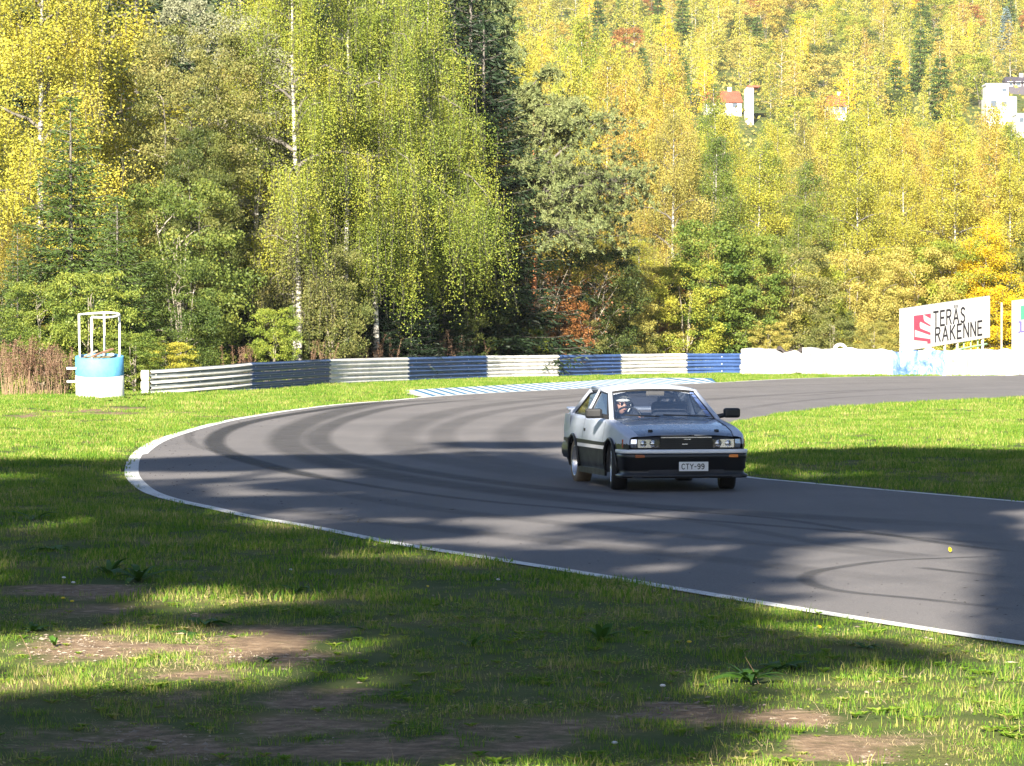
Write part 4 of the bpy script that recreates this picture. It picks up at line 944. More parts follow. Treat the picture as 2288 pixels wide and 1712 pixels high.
# --- wood closing the gaps behind the front row, shade put into its spruce colour
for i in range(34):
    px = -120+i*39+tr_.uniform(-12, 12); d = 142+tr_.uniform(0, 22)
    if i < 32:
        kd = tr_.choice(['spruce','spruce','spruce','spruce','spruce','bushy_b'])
        stand(kd, px, d, ('m', tr_.uniform(15, 20)), 'shaded tree standing deep in the wood behind the front row on the left', group='shaded trees behind the left front row', rot=tr_.uniform(0, 6), leaf='green' if kd.startswith('b') else 'shadespruce', wide=1.25)
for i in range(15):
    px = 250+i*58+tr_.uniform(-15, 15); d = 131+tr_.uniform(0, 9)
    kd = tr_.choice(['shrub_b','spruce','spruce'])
    stand(kd, px, d, ('m', tr_.uniform(4, 7)), 'dark undergrowth shrub in the shade behind the barrier', group='undergrowth behind the barrier', ident='undergrowth_shrub', cat='shrub', leaf='green' if kd != 'spruce' else 'shadespruce', wide=1.3)
# --- yellow birch wood on the right: rows stepping back
lab = {'yellow':'bright yellow birch','gold':'golden orange birch','yelgreen':'yellow green birch','fresh':'greenish birch'}
rows = [(172,2.5,0),(181,2.7,1),(192,2.8,2),(205,3.0,3),(222,3.2,4),(246,3.6,5),(285,4.6,6)]
for d0, sp_, ri in rows:
    x = XA(1120 if ri else 1480, d0)-2
    while x < XA(2330, d0)+3:
        d = d0+tr_.uniform(-4, 4); px = 1144+x/d*FPX
        tp = np.interp(px, [1100,1250,1400,1480,1560,1650,1750,1850,1950,2050,2150,2288], [40,15,40,60,150,215,235,175,165,205,205,225])
        tp += tr_.uniform(-12, 60)+(90 if ri == 0 else 50 if ri == 1 else 25 if ri == 2 else 0)
        if ri >= 5 and px > 1520: tp = max(tp, 235)+20
        H = ZA(tp, d); lf = tr_.choice(['yellow','yellow','yelgreen','yelgreen','gold','fresh','brownyel'] if px > 1500 else ['yellow','yellow','yelgreen','gold'])
        kd = tr_.choice(['birch_b','birch_c','birch_b','birch_a'])
        plant(kd, x, d, 0, H, tr_.uniform(0, 6.28), 'slim %s with a thin white trunk in the wood on the right' % lab.get(lf, 'brownish yellow birch'), 'birches of the wood on the right', lf, wide=min(1.5, 14.5/H)*tr_.uniform(.95, 1.2))
        x += sp_*tr_.uniform(.75, 1.25)
# --- shrubs along the foot of the wood on the right
for px, d, tp, kd, lf, lb in (
 (1330,150,560,'shrub_b','green','dark green shrub in the shade right of the pine'),(1395,152,640,'shrub_b','brownyel','brownish yellow shrub behind the blue barrier section'),
 (1460,158,600,'shrub_b','brownyel','golden brown shrub behind the white barrier section'),(1300,143,690,'shrub_a','olive','low olive shrub behind the barrier right of the pine'),
 (1530,156,590,'shrub_b','yelgreen','yellow green shrub behind the last barrier sections'),(1600,156,500,'maple','fresh','upright bright green tree behind the end of the barrier'),
 (1655,158,530,'maple','fresh','second bright green tree right of the barrier end'),(1700,160,600,'shrub_b','brownyel','brownish shrub behind the torn tarpaulin'),
 (1760,161,560,'shrub_b','olive','olive shrub behind the torn white tarpaulin'),(1830,163,600,'shrub_b','yelgreen','yellowish shrub above the poking white tyre'),
 (1895,165,570,'shrub_b','brownyel','golden brown shrub left of the logo board'),(1960,167,590,'shrub_b','brownyel','dense brown yellow shrub beside the left edge of the logo board'),
 (2040,170,560,'shrub_b','brownyel','brown yellow shrub behind the left half of the logo board'),(2120,171,545,'shrub_b','yelgreen','yellow green shrub behind the logo board'),
 (2190,170,480,'birch_c','bright','glowing bright yellow young tree behind the right end of the logo board'),(2165,172,520,'birch_c','bright','small bright yellow tree next to the glowing one'),
 (2262,173,560,'shrub_b','olive','dull olive shrub between the two boards'),(2235,170,640,'shrub_a','bright','low bright yellow shrub beside the thin post'),
 (1560,162,640,'shrub_a','rust','small rusty shrub behind the blue barrier end'),(1430,165,520,'birch_b','yelgreen','yellow green young birch behind the barrier'),
 (1350,160,430,'birch_b','yellow','yellow young birch right of the pine crown'),(1780,172,450,'birch_c','fresh','greenish young birch above the torn tarpaulin'),(2330,175,400,'pine','pine','pine cut by the right edge of the picture'),
 (1860,158,700,'shrub_a','olive','low olive shrub just above the broad tarpaulin'),(1950,157,720,'shrub_a','brownyel','low brown shrub left of the logo board post'),(1720,157,720,'shrub_a','brownyel','low brown shrub above the torn sheet')):
    w_ = 1.9 if kd.startswith('birch') and tp > 450 else 1.05
    stand(kd, px, d, tp, lb, leaf=lf, wide=w_)
# ------------------------------------------------------------------ far slope: trees and houses
def zh(x, y): return float(hillz(np.array([x]), np.array([y]))[0])
cand = []
hr = random.Random(4)
y = 560
while y < 990:
    x0, x1 = XA(1020, y), XA(2340, y); x = x0+hr.uniform(0, 9)
    while x < x1: cand.append((x+hr.uniform(-3,3), y+hr.uniform(-4,4))); x += 9.3*hr.uniform(.7,1.3)
    y += 16
hr.shuffle(cand)
def px_of(x, y, z):
    v = Vector((x, y, z-HC)); yy = v.y*math.cos(PITCH)-v.z*math.sin(PITCH); zz = v.z*math.cos(PITCH)+v.y*math.sin(PITCH); return 1144+v.x/yy*FPX, 856-zz/yy*FPX
houses = [  # px, py of wall foot, depth, width px, height px, kind, label
 (2232,258,600,68,66,'block','white modern block house with a stepped roof on the far slope at the right'),
 (2284,285,590,36,26,'block','low white house at the right picture edge below the block house'),
 (1673,238,590,16,40,'tower','narrow white gable wall between yellow tree tops on the far slope'),
 (1612,250,600,90,46,'red','long house with a pale red roof half hidden by birches'),
 (1866,256,600,46,42,'red','small white house with a red roof among tree tops right of centre'),
 (2270,196,660,60,24,'dark','dark roofed house high on the slope at the right edge')]
HB = [(px, py) for px, py, *_ in houses]
n = 0
for x, y in sorted(cand, key=lambda c: c[1]):
    if n >= 285: break
    z = zh(x, y); px, py = px_of(x, y, z+6)
    if py < -60 or py > 300: continue
    if any(abs(px-a) < (44 if a > 2200 else 26) and b-75 < py < b+6 for a, b in HB): continue
    if 1560 < px < 1700 and 200 < py < 252: continue
    u = hr.random()
    if u < .08: kd, lf, lb, H = 'far_spruce', None, 'dark green spruce on the far slope', hr.uniform(9, 14)
    elif u < .10: kd, lf, lb, H = 'far_spruce', 'bluespruce', 'pale blue spruce on the far slope', hr.uniform(8, 11)
    elif u < .60: kd, lf = 'far_birch', hr.choice(['yellow','yellow','gold','yellow','bright']); lb = {'yellow':'yellow birch on the far slope','gold':'golden orange birch on the far slope','bright':'bright yellow birch on the far slope'}[lf]; H = hr.uniform(10, 15)
    elif u < .9: kd, lf = 'far_round', hr.choice(['brownyel','brownyel','gold','brownyel','yelgreen','gold','yelgreen','rust']); lb = {'brownyel':'brownish yellow tree on the far slope','gold':'golden tree on the far slope','rust':'rust brown tree on the far slope','yelgreen':'yellow green tree on the far slope'}[lf]; H = hr.uniform(7, 11)
    else: kd, lf, lb, H = 'far_round', 'green', 'green broadleaf tree on the far slope', hr.uniform(6, 9)
    plant(kd, x, y, z-.3, H, hr.uniform(0, 6.28), lb, lb.replace('tree','trees').replace('birch','birches').replace('spruce','spruces'), lf, wide=hr.uniform(.9, 1.3)*(1.15 if kd != 'far_spruce' else 1)); n += 1
print('far trees', n)
def thicket():
    t = Tree(77); r = t.r; P = []
    k = 26000; x = r.uniform(-20, 175, k); y = r.uniform(470, 1000, k); keep = abs((x/y)-.064) < .10; x, y = x[keep], y[keep]
    z = hillz(x, y)+r.uniform(0, 1, len(x))**1.4*4.5*(.5+.5*np.sin(x*.37+y*.21)*np.sin(y*.13))+.2
    t.leaves(np.c_[x, y, z], .9); V, F = t.crown(); ob = obj('hillside_thicket', V, F, M['brownyel']); tag(ob, 'brown and yellow undergrowth covering the far slope between its trees', 'thicket', kind='stuff')
thicket()
M['hwall'] = plain('white_render_wall', (.80,.79,.77), .8, var=.04, scale=.4); M['hroof_red'] = plain('red_tile_roof', (.36,.08,.045), .8, var=.2, scale=.8); M['hroof_dark'] = plain('dark_roof', (.07,.06,.075), .7)
M['hglass'] = plain('house_window_glass', (.08,.10,.13), .15, var=.05)
for px, py, d, wpx, hpx, kd, lb in houses:
    c = PT(px, py, d); w = wpx/FPX*d; h = hpx/FPX*d; dp = max(6, w*.8)
    hs = empty('house', c, 0, lb, 'house', 'houses on the far slope')
    def pr(nm, cx, cy, cz, dx, dy, dz, mt, bev=0): V, F = box((cx,cy,cz), (dx,dy,dz)); return obj(nm, V, F, mt, hs, bevel=bev)
    def win(x_, z_, ww=1.1, hh=1.2, yf=-dp/2):
        wn = pr('window', x_, yf-.03, z_, ww+.16, .08, hh+.16, M['hwall']); V, F = box((x_, yf-.08, z_), (ww,.05,hh)); obj('pane', V, F, M['hglass'], wn)
    if kd == 'block':
        if h > 4:
            pr('wall', 0, 0, h*.28-3, w, dp, h*.56+6, M['hwall']); pr('upper_storey', -w*.1, .6, h*.56+h*.22, w*.72, dp*.8, h*.44-.04, M['hwall']); pr('roof', -w*.1, .6, h+.15, w*.76, dp*.84, .3, M['hwall'])
            pr('roof_edge', w*.36, 0, h*.56+.12, w*.26, dp*.9, .22, M['hwall'])
            win(w*.1, h*.35, .9, .9); win(-w*.25, h*.35); 
            wn = pr('window', w*.12, .6-dp*.4-.03, h*.84, .8, .08, .6, M['hglass'])
        else:
            pr('wall', 0, 0, h/2-2, w, dp, h+4, M['hwall']); pr('roof', 0, 0, h+.12, w*1.05, dp*1.05, .24, M['hwall']); win(-w*.2, h*.55, .8, .8)
    elif kd == 'tower':
        pr('wall', 0, 0, h/2-3, w, dp, h+6, M['hwall']); pr('roof', .6, 0, h+.15, w*1.6, dp*1.1, .3, M['hroof_red'])
    else:
        wh = h*.45; rm = M['hroof_red'] if kd == 'red' else M['hroof_dark']; wm = M['hwall'] if kd == 'red' else M['hroof_dark']
        pr('wall', 0, 0, wh/2-3, w*.94, dp, wh+6, wm)
        e = .5; V = [(-w/2,-dp/2-e,wh-.2),(w/2,-dp/2-e,wh-.2),(w/2,dp/2+e,wh-.2),(-w/2,dp/2+e,wh-.2),(-w/2+.4,0,h),(w/2-.4,0,h)]
        rf = obj('roof', V, [(0,1,5,4),(2,3,4,5),(0,4,3),(1,2,5),(3,2,1,0)], rm, hs); V, F = box((w*.2, .4, h+.1), (.7,.7,1.2)); obj('chimney', V, F, M['hwall'], rf)
        for k in range(3): win(-w*.3+k*w*.3, wh*.55, .9, .8)
# ------------------------------------------------------------------ the car: x forward from the front axle, y to its left, z up
M['silver'] = None
def paint(name, col, rough=.25, metal=.0, coat=.6, dirt=.25):
    m, t, o = newmat(name); tc = N(t, 'ShaderNodeTexCoord'); n1 = noise(t, 5, 5, .6, tc.outputs['Object']); n2 = noise(t, 60, 2, .6, tc.outputs['Object'])
    r = ramp(t, n1.outputs[0], [(.35, col), (.75, tuple(c*(1-dirt)+.12*dirt for c in col))])
    rr = ramp(t, n1.outputs[0], [(.3, (rough,)*3), (.8, (min(1, rough+.2),)*3)])
    pbr(t, o, r.outputs[0], rr.outputs[0], metal, .5, n2.outputs[0], .01, coat); return m
M['white_paint'] = paint('silver_white_paint', (.52,.56,.66), rough=.38, coat=.25, dirt=.05); M['black_paint'] = paint('black_paint', (.006,.006,.007), .35, coat=.25, dirt=.03)
M['hood_paint'] = paint('dark_bonnet_finish', (.22,.26,.33), .2, .2); M['stripe'] = paint('pale_stripe_paint', (.86,.86,.87), .35, dirt=.05)
M['rubber'] = plain('tyre_rubber_black', (.022,.021,.021), .75); M['dustrubber'] = plain('dusty_tyre_rubber', (.20,.15,.10), .85, var=.35)
M['rim'] = plain('polished_rim', (.72,.70,.70), .25, .85, var=.05, bstr=0); M['rimdark'] = plain('dark_spokes', (.06,.055,.06), .45, .5)
M['trim'] = plain('black_plastic_trim', (.015,.015,.016), .45, var=.1, bstr=.02); M['amber'] = plain('amber_lens', (.80,.22,.02), .2, coat=.5, var=.05, bstr=0); M['ambershade'] = plain('shaded_amber_lens', (.36,.10,.03), .3, var=.05, bstr=0)
M['redmark'] = plain('red_marker_lens', (.40,.02,.02), .25); M['cabin'] = plain('dark_cabin_plastic', (.035,.036,.042), .8); M['seat'] = plain('dark_seat_cloth', (.03,.035,.05), .95); M['seatlight'] = plain('pale_seat_shell', (.38,.36,.34), .7)
M['plate'] = plain('white_number_plate', (.82,.82,.80), .4, var=.02, bstr=0); M['plateink'] = plain('black_plate_ink', (.02,.02,.02), .5, bstr=0); M['bannerblue'] = plain('pale_blue_lettering', (.22,.34,.72), .5, bstr=0)
M['chrome'] = plain('headlight_reflector', (.80,.82,.85), .12, 1., var=.03, bstr=0)
def glassmat(name, tint, refl, alpha):
    m, t, o = newmat(name); tr = N(t, 'ShaderNodeBsdfTransparent'); tr.inputs[0].default_value = c4(tint); gl = N(t, 'ShaderNodeBsdfGlossy'); gl.inputs['Roughness'].default_value = .02
    fr = N(t, 'ShaderNodeFresnel'); fr.inputs[0].default_value = 1.52; f = mth(t, 'ADD', mth(t, 'MULTIPLY', fr.outputs[0], refl), alpha, clamp=True)
    mx = N(t, 'ShaderNodeMixShader'); L(t, f, mx.inputs[0]); L(t, tr.outputs[0], mx.inputs[1]); L(t, gl.outputs[0], mx.inputs[2]); L(t, mx.outputs[0], o.inputs[0]); return m
M['windscreen'] = glassmat('windscreen_glass', (.84,.88,.92), .55, .0); M['sideglass'] = glassmat('side_window_glass', (.24,.26,.22), .35, .04); M['lens'] = glassmat('headlight_lens', (.92,.94,.97), 1., .04)

CAR_YAW = math.radians(-90+9.0)
c0 = G(1516, 1093); 
car = empty('car', (c0[0]-.075, 42.2, .004), CAR_YAW+.018, 'silver and black two-door sports coupe cornering on the asphalt, number plate CTY-99', 'car')
car.rotation_euler[1] = -.007; RW = .29; WB = 2.4
def lerp(a, b, t_): return a+(b-a)*t_
def itp(x, xs_, ys_): return float(np.interp(x, xs_, ys_))
# top edge of the flank (shoulder) and half width in plan
def ztop(x): return itp(x, [-3.38,-3.30,-3.0,-2.2,-1.2,-.45,.2,.55,.70,.76], [.80,.895,.905,.895,.885,.868,.795,.735,.695,.66])
def hw(x, z):
    w = itp(x, [-3.38,-3.28,-3.0,-2.4,-1.2,0,.35,.62,.72,.78], [.70,.755,.785,.805,.808,.806,.795,.770,.735,.66])
    k = itp(z, [.17,.30,.50,.62,.75,.92], [-.045,-.012,0,-.002,-.022,-.062]); return w+k
def arch(cx, x, z, R=.335): return (x-cx)**2+(z-.295)**2 < R*R
def side(sg):
    NX, NZ = 150, 26; X0, X1 = -3.30, .735; V = []; idx = {}; F = []; mi = []
    def P(i, j):
        x = lerp(X0, X1, i/NX); f = j/NZ; zt = ztop(x)
        zb = itp(x, [-3.3,-3.0,-2.8,.30,.42,.735], [.36,.30,.195,.195,.30,.30])
        if f <= .9: z = lerp(zb, zt-.035, f/.9); yy = hw(x, z)
        else: a = (f-.9)/.1*math.pi/2; z = zt-.035+.035*math.sin(a); yy = hw(x, zt-.035)-.05*(1-math.cos(a))
        # snap points just inside a wheel arch to its circle
        for cx in (0, -WB):
            r_ = math.hypot(x-cx, z-.295)
            if .300 < r_ < .336 : k = .336/r_; x = cx+(x-cx)*k; z = .295+(z-.295)*k
        return (x, sg*yy, z)
    for i in range(NX+1):
        for j in range(NZ+1): V.append(P(i, j))
    for i in range(NX):
        for j in range(NZ):
            q = [i*(NZ+1)+j, (i+1)*(NZ+1)+j, (i+1)*(NZ+1)+j+1, i*(NZ+1)+j+1]
            cxm = sum(V[k][0] for k in q)/4; czm = sum(V[k][2] for k in q)/4
            if any(math.hypot(cxm-c_, czm-.295) < .335 for c_ in (0, -WB)): continue
            z_ = czm; m_ = 1
            if z_ > .585: m_ = 0
            F.append(tuple(q if sg > 0 else q[::-1])); mi.append(m_)
    return V, F, mi
for sg in (1, -1):
    V, F, mi = side(sg); ob = obj('body_side', V, F, [M['white_paint'], M['black_paint']], car, smooth=True, midx=mi)
    # inner wheel houses so the arches read dark
    for cx in (0, -WB):
        n0 = 22; V = []; F = []
        for k in range(n0+1):
            a = math.radians(-15+210*k/n0)
            for yy in (.80, .52): V.append((cx+.338*math.cos(a), sg*(yy-(.02 if yy > .7 else 0)), .295+.338*math.sin(a)))
        V.append((cx, sg*.52, .295)); c_ = len(V)-1
        for k in range(n0): F.append((2*k, 2*k+1, 2*k+3, 2*k+2)); F.append((2*k+1, c_, 2*k+3))
        obj('wheel_house', V, F, M['cabin'], car)
        # flared lip round the arch
        pts = [(cx+.342*math.cos(a), sg*(hw(cx+.342*math.cos(a), .295+.342*math.sin(a))+.012), .295+.342*math.sin(a)) for a in np.radians(np.linspace(-12, 192, 26))]
        V, F = tube(pts, .020, 6); obj('arch_flare', V, F, M['black_paint'], car, smooth=True)
    # rub strip, pale stripe, sill skirt
    def strip_(x0, x1, z0, z1, out, mt, nm, n=24):
        V = []; F = []
        for k in range(n+1):
            x = lerp(x0, x1, k/n)
            for z, o_ in ((z0,0),(z0,out),(z1,out),(z1,0)): V.append((x, sg*(hw(x, (z0+z1)/2)+o_), z))
        for k in range(n):
            for l in range(3): F.append((k*4+l, k*4+l+1, (k+1)*4+l+1, (k+1)*4+l))
        F += [(0,1,2,3), (n*4+3,n*4+2,n*4+1,n*4)]; return obj(nm, V, F, mt, car)
    for a_, b_ in ((-2.07,-.36),(.36,.56)) if False else ((-2.07,-.36),):
        strip_(a_, b_, .545, .585, .018, M['trim'], 'rub_strip'); strip_(a_, b_, .495, .540, .012, M['stripe'], 'side_stripe')
    strip_(-3.2, -2.76, .545, .585, .018, M['trim'], 'rub_strip')
    strip_(-2.06, -.37, .16, .235, .03, M['black_paint'], 'side_skirt')
    # door: shut lines and handle
    door = strip_(-1.72, -1.66, .70, .735, .012, M['trim'], 'door_handle', 2)
    for xx, (za, zb_) in ((-.46, (.24, .865)), (-1.80, (.24, .885))):
        V = []; F = []
        for k in range(9):
            z = lerp(za, zb_, k/8); V += [(xx-.005, sg*(hw(xx, z)+.002), z), (xx+.005, sg*(hw(xx, z)+.002), z)]
        F = [(2*k, 2*k+1, 2*k+3, 2*k+2) for k in range(8)]; obj('door_gap', V, F, M['trim'], car)

# bonnet, scuttle, wings' top
def hoodz(x, y): 
    e = abs(y)/.66; return ztop(x)+.028*(1-e**2.5)-.001+.012*math.exp(-((abs(y)-.40)/.05)**2)*0
def hy(x): return itp(x, [-.50,-.45,.45,.74], [.655,.655,.625,.60])
V, F = grid(lambda u, v: (lerp(-.47, .725+.03*(1-abs(2*v-1)**2.2), u), (2*v-1)*hy(lerp(-.47, .725, u)), hoodz(lerp(-.47, .74, u), (2*v-1)*.64)), 24, 20)
hood = obj('bonnet', V, F, M['hood_paint'], car, smooth=True)
for y_ in (-.42, .42):
    V, F = tube([(.60, y_, hoodz(.60, y_)-.01), (.60, y_, hoodz(.60, y_)+.022)], [.034,.028], 10); obj('bonnet_pin', V, F, M['trim'], hood, smooth=True)
for sg in (1, -1):
    def wt(u, v):
        x = lerp(-.47, .735, u); y0 = hy(x)+.005; y1 = hw(x, ztop(x)-.035)-.045; y = lerp(y0, y1, v); return (x, sg*y, ztop(x)+.008*(1-v)-.001)
    V, F = grid(wt, 24, 4); obj('wing_top', V, F, M['white_paint'], car, smooth=True)
    def dk(u, v):
        x = lerp(-3.30, -.47, u); y1 = hw(x, ztop(x)-.035)-.045; return (x, sg*lerp(.60 if x > -3.0 else 0.0, y1, v), ztop(x)-.001)
    V, F = grid(dk, 30, 3); obj('waist_panel', V, F, M['white_paint'], car, smooth=True)
V, F = box((-.50, 0, .868), (.10, 1.34, .02)); obj('scuttle', V, F, M['trim'], car)
V, F = box((-3.12, 0, .895), (.34, 1.38, .03)); obj('rear_deck', V, F, M['white_paint'], car, bevel=.01)
# plan path used by nose, bumpers
def path(off, x0=.36, W_=.80, Xf=.815, n=34):
    P = []
    for k in range(n+1):
        t_ = k/n; a = t_*math.pi                         # superellipse round the nose
        c_, s_ = math.cos(a), math.sin(a); y = -(W_+off)*np.sign(c_)*abs(c_)**.34; xx = .52+(Xf-.52+off)*abs(s_)**.42-.03*(y/.8)**2
        P.append((xx, y))
    return [(x0, P[0][1]*1.0)]+P+[(x0, P[-1][1])]
def sweep(nm, prof, mt, x0=.36, W_=.80, Xf=.815, mi=None, parent=None, sm=True):
    V = []; F = []; m = len(prof); paths = [path(o_, x0, W_, Xf) for o_, z in prof]; n = len(paths[0])
    for i in range(n):
        for j, (o_, z) in enumerate(prof): V.append((paths[j][i][0], paths[j][i][1], z))
    for i in range(n-1):
        for j in range(m-1): F.append((i*m+j, (i+1)*m+j, (i+1)*m+j+1, i*m+j+1))
    return obj(nm, V, F, mt, parent or car, smooth=sm)
bump = sweep('front_bumper', [(-.10,.175),(-.005,.165),(.012,.180),(.012,.205),(-.025,.22),(-.03,.265),(-.012,.285),(-.01,.40),(0,.415),(.002,.468),(-.03,.475)], M['black_paint'])
sweep('bumper_stripe', [(-.02,.470),(.008,.472),(.012,.480),(.012,.507),(.006,.516),(-.04,.520)], M['stripe'], x0=.345)
V, F = box((.775, 0, .245), (.03, .95, .05)); obj('lower_intake', V, F, M['cabin'], bump)
V, F = box((.79, 0, .19), (.02, 1.2, .012)); obj('lip_edge', V, F, M['stripe'], bump)
for sg in (1, -1):
    V, F = box((.787, sg*.605, .190), (.04, .16, .03), rz=-sg*.15); obj('brake_duct', V, F, M['cabin'], bump)
    mt = M['amber'] if sg > 0 else M['ambershade']  # the car's right lens has shade put into its amber
    V, F = box((.773-.0, sg*.55, .437), (.05, .20, .038), rz=-sg*.10); obj('indicator', V, F, mt, car, bevel=.006)
# nose panel behind grille and lights
sweep('nose_panel', [(-.06,.515),(-.055,.60),(-.06,.665),(-.085,.69)], M['trim'], x0=.50, W_=.775, Xf=.80)
V, F = box((.742, 0, .60), (.02, .66, .135)); grille = obj('grille', V, F, M['trim'], car)
for k in range(6): V, F = box((.757, 0, .545+.022*k), (.016, .655, .007)); obj('grille_slat', V, F, M['black_paint'], grille)
V, F = box((.758, 0, .668), (.012, .64, .012)); obj('grille_trim', V, F, M['rim'], grille)
V, F = box((.766, -.02, .585), (.012, .07, .012)); obj('grille_badge', V, F, M['rim'], grille)
V, F = box((.766, .01, .645), (.012, .09, .010)); obj('grille_badge', V, F, M['rim'], grille)
for sg in (1, -1):
    V, F = box((.745, sg*.475, .592), (.04, .285, .110), rz=-sg*.04); hl = obj('headlight', V, F, M['lens'], car, bevel=.008)
    V, F = box((.722, sg*.475, .592), (.02, .27, .10), rz=-sg*.04); obj('reflector', V, F, M['chrome'], hl)
    for yy in (.41, .54):
        V, F = lathe([(.0,.0),(.03,.006),(.05,.02)], 14, 'Y'); V = [(.748-v[1], v[0]+sg*yy, v[2]+.592) for v in V]; obj('lamp_bowl', V, F, M['chrome'], hl, smooth=True)
    V = []; cpts = [(.742, .622), (.728, .690), (.695, .735), (.62, .765)]
    for x, y in cpts: V += [(x, sg*y, .540), (x+.004, sg*(y+.003), .59), (x-.004, sg*y, .645)]
    F = [(3*i+j, 3*i+3+j, 3*i+4+j, 3*i+1+j) for i in range(3) for j in range(2)]
    obj('corner_lamp', V, F, M['lens'] if False else M['chrome'], car)
    V, F = box((.595, sg*.770, .592), (.045, .012, .10)); obj('side_marker', V, F, M['redmark'], car)
V, F = box((.836, 0, 0), (.008, .37, .115)); ofs = .075
plate = obj('number_plate', V, F, M['plate'], car, bevel=.003); plate.location = (.0, ofs, .310)
letters('plate_text', 'CTY-99', .062, .010, lambda u, v, e: (.842+e-.0, -.150+u, v-.031), M['plateink'], plate, track=.26, off=.001)
# rear end
def rpath(nm, prof, mt):
    V = []; F = []; m = len(prof)
    ps = []
    for k in range(19):
        a = math.pi*k/18; y = -.79*np.sign(math.cos(a))*abs(math.cos(a))**.34; ps.append((-3.18-.16*abs(math.sin(a))**.5, y))
    ps = [(-2.80, -.79)]+ps+[(-2.80, .79)]
    for x, y in ps:
        for o_, z in prof: V.append((x-o_*(1 if x < -3 else 0), y*(1+o_/.8), z))
    for i in range(len(ps)-1):
        for j in range(m-1): F.append((i*m+j, i*m+j+1, (i+1)*m+j+1, (i+1)*m+j))
    return obj(nm, V, F, mt, car, smooth=True)
rpath('rear_bumper', [(-.07,.30),(-.01,.32),(.01,.38),(.012,.47),(-.01,.52)], M['black_paint']); rpath('tail_panel', [(-.02,.50),(-.015,.70),(-.03,.90)], M['white_paint'])
V, F = box((-3.30, 0, .965), (.16, 1.42, .03), ry=.12); obj('rear_spoiler', V, F, M['white_paint'], car, bevel=.012)
for sg in (1, -1): V, F = box((-3.27, sg*.66, .93), (.14, .04, .07)); obj('spoiler_foot', V, F, M['white_paint'], car, bevel=.01)

# greenhouse
A0, A1 = (-.47, .685, .872), (-1.16, .560, 1.205)
RB1, RB0 = (-2.30, .55, 1.232), (-3.14, .60, .915)
def roofz(x, y): 
    xx = (x+1.16)/(-1.14); return lerp(1.205, 1.232, xx)+.030*math.sin(math.pi*min(max(xx*.85+.1,0),1))+.036*(1-(abs(y)/.575)**2.4)
V, F = grid(lambda u, v: (lerp(-1.14, -2.32, u), (2*v-1)*.572, roofz(lerp(-1.16, -2.30, u), (2*v-1)*.572)), 16, 18)
roof = obj('roof', V, F, M['white_paint'], car, smooth=True); so_ = roof.modifiers.new('t', 'SOLIDIFY'); so_.thickness = .02; so_.offset = -1
def wsf(u, v):
    y = (2*v-1); x = lerp(A0[0], A1[0], u)+.075*(1-y*y)*(1-.4*u); yy = y*lerp(A0[1]-.02, A1[1]-.015, u); z = lerp(A0[2], A1[2]+.0, u)+.035*(1-y*y)*u; return (x, yy, z)
V, F = grid(wsf, 10, 18); obj('windscreen', V, F, M['windscreen'], car, smooth=True)
V, F = grid(lambda u, v: (lerp(RB0[0], RB1[0], u), (2*v-1)*lerp(.57, .50, u), lerp(RB0[2]+.01, RB1[2]+.03, u)+.03*(1-(2*v-1)**2)), 6, 10); obj('rear_window', V, F, M['windscreen'], car, smooth=True)
V, F = tube([wsf(-.02, v) for v in np.linspace(0, 1, 14)], .014, 5); obj('windscreen_seal', V, F, M['trim'], car)
V, F = tube([wsf(.99, v) for v in np.linspace(0, 1, 14)], .016, 5); obj('windscreen_seal', V, F, M['trim'], car)
for sg in (1, -1):
    def P3(x, y, z): return (x, sg*y, z)
    def pillar(pts, r_, nm, mt): V, F = tube([P3(*p) for p in pts], r_, 8); return obj(nm, V, F, mt, car, smooth=True)
    pillar([(-.44,.688,.866), A0, A1, (-1.22,.562,1.222)], [.03,.034,.028,.026], 'windscreen_pillar', M['white_paint'])
    V, F = tube([tuple(a*b for a, b in zip(wsf(u, 1. if sg > 0 else 0.), (1, .985, 1))) for u in np.linspace(0, 1, 6)], .013, 5); obj('windscreen_seal', V, F, M['trim'], car)
    pillar([(-1.16,.566,1.213), (-1.7,.572,1.240), (-2.30,.568,1.240)], .026, 'roof_rail', M['white_paint'])
    pillar([(-2.26,.566,1.236), (-2.75,.60,1.07), (-3.16,.63,.905)], [.03,.034,.045], 'rear_pillar', M['white_paint'])
    pillar([(-1.86,.716,.885), (-1.70,.570,1.234)], [.045,.03], 'door_pillar', M['white_paint'])
    # door glass and quarter glass with black surrounds
    for nm, Q in (('door_window', [(-.60,.708,.890),(-1.78,.716,.898),(-1.665,.582,1.208),(-1.22,.574,1.186)]), ('quarter_window', [(-1.94,.716,.900),(-2.93,.668,.910),(-2.34,.585,1.175),(-1.80,.580,1.210)])):
        V = [P3(*q) for q in Q]; gw = obj(nm, V, [(0,1,2,3)], M['sideglass'], car)
        V, F = tube([P3(q[0], q[1]+.003, q[2]) for q in Q+[Q[0]]], .012, 5); obj('window_frame', V, F, M['trim'], gw)
    # mirror
    ms = [(-.56, sg*.90, .945), (.10, .215, .125)]
    V, F = box(*ms, rz=sg*.12); mr = obj('door_mirror', V, F, M['trim'], car, bevel=.03)
    V, F = tube([(-.58, sg*.70, .895), (-.57, sg*.80, .915)], .03, 8); obj('mirror_arm', V, F, M['trim'], mr)
# wipers, interior mirror, banner
for y0, y1 in ((-.10, .46), (.36, .60)) if False else ((.55,-.02), (-.08,-.52)):
    V, F = tube([(-.405-.02*abs(y0), y0, .905), (-.425, lerp(y0, y1, .5), .915), (-.45, y1, .925)], .009, 5); obj('wiper', V, F, M['trim'], car)
V, F = box((-1.02, .0, 1.185), (.03, .24, .07)); obj('inner_mirror', V, F, M['cabin'], car, bevel=.01)
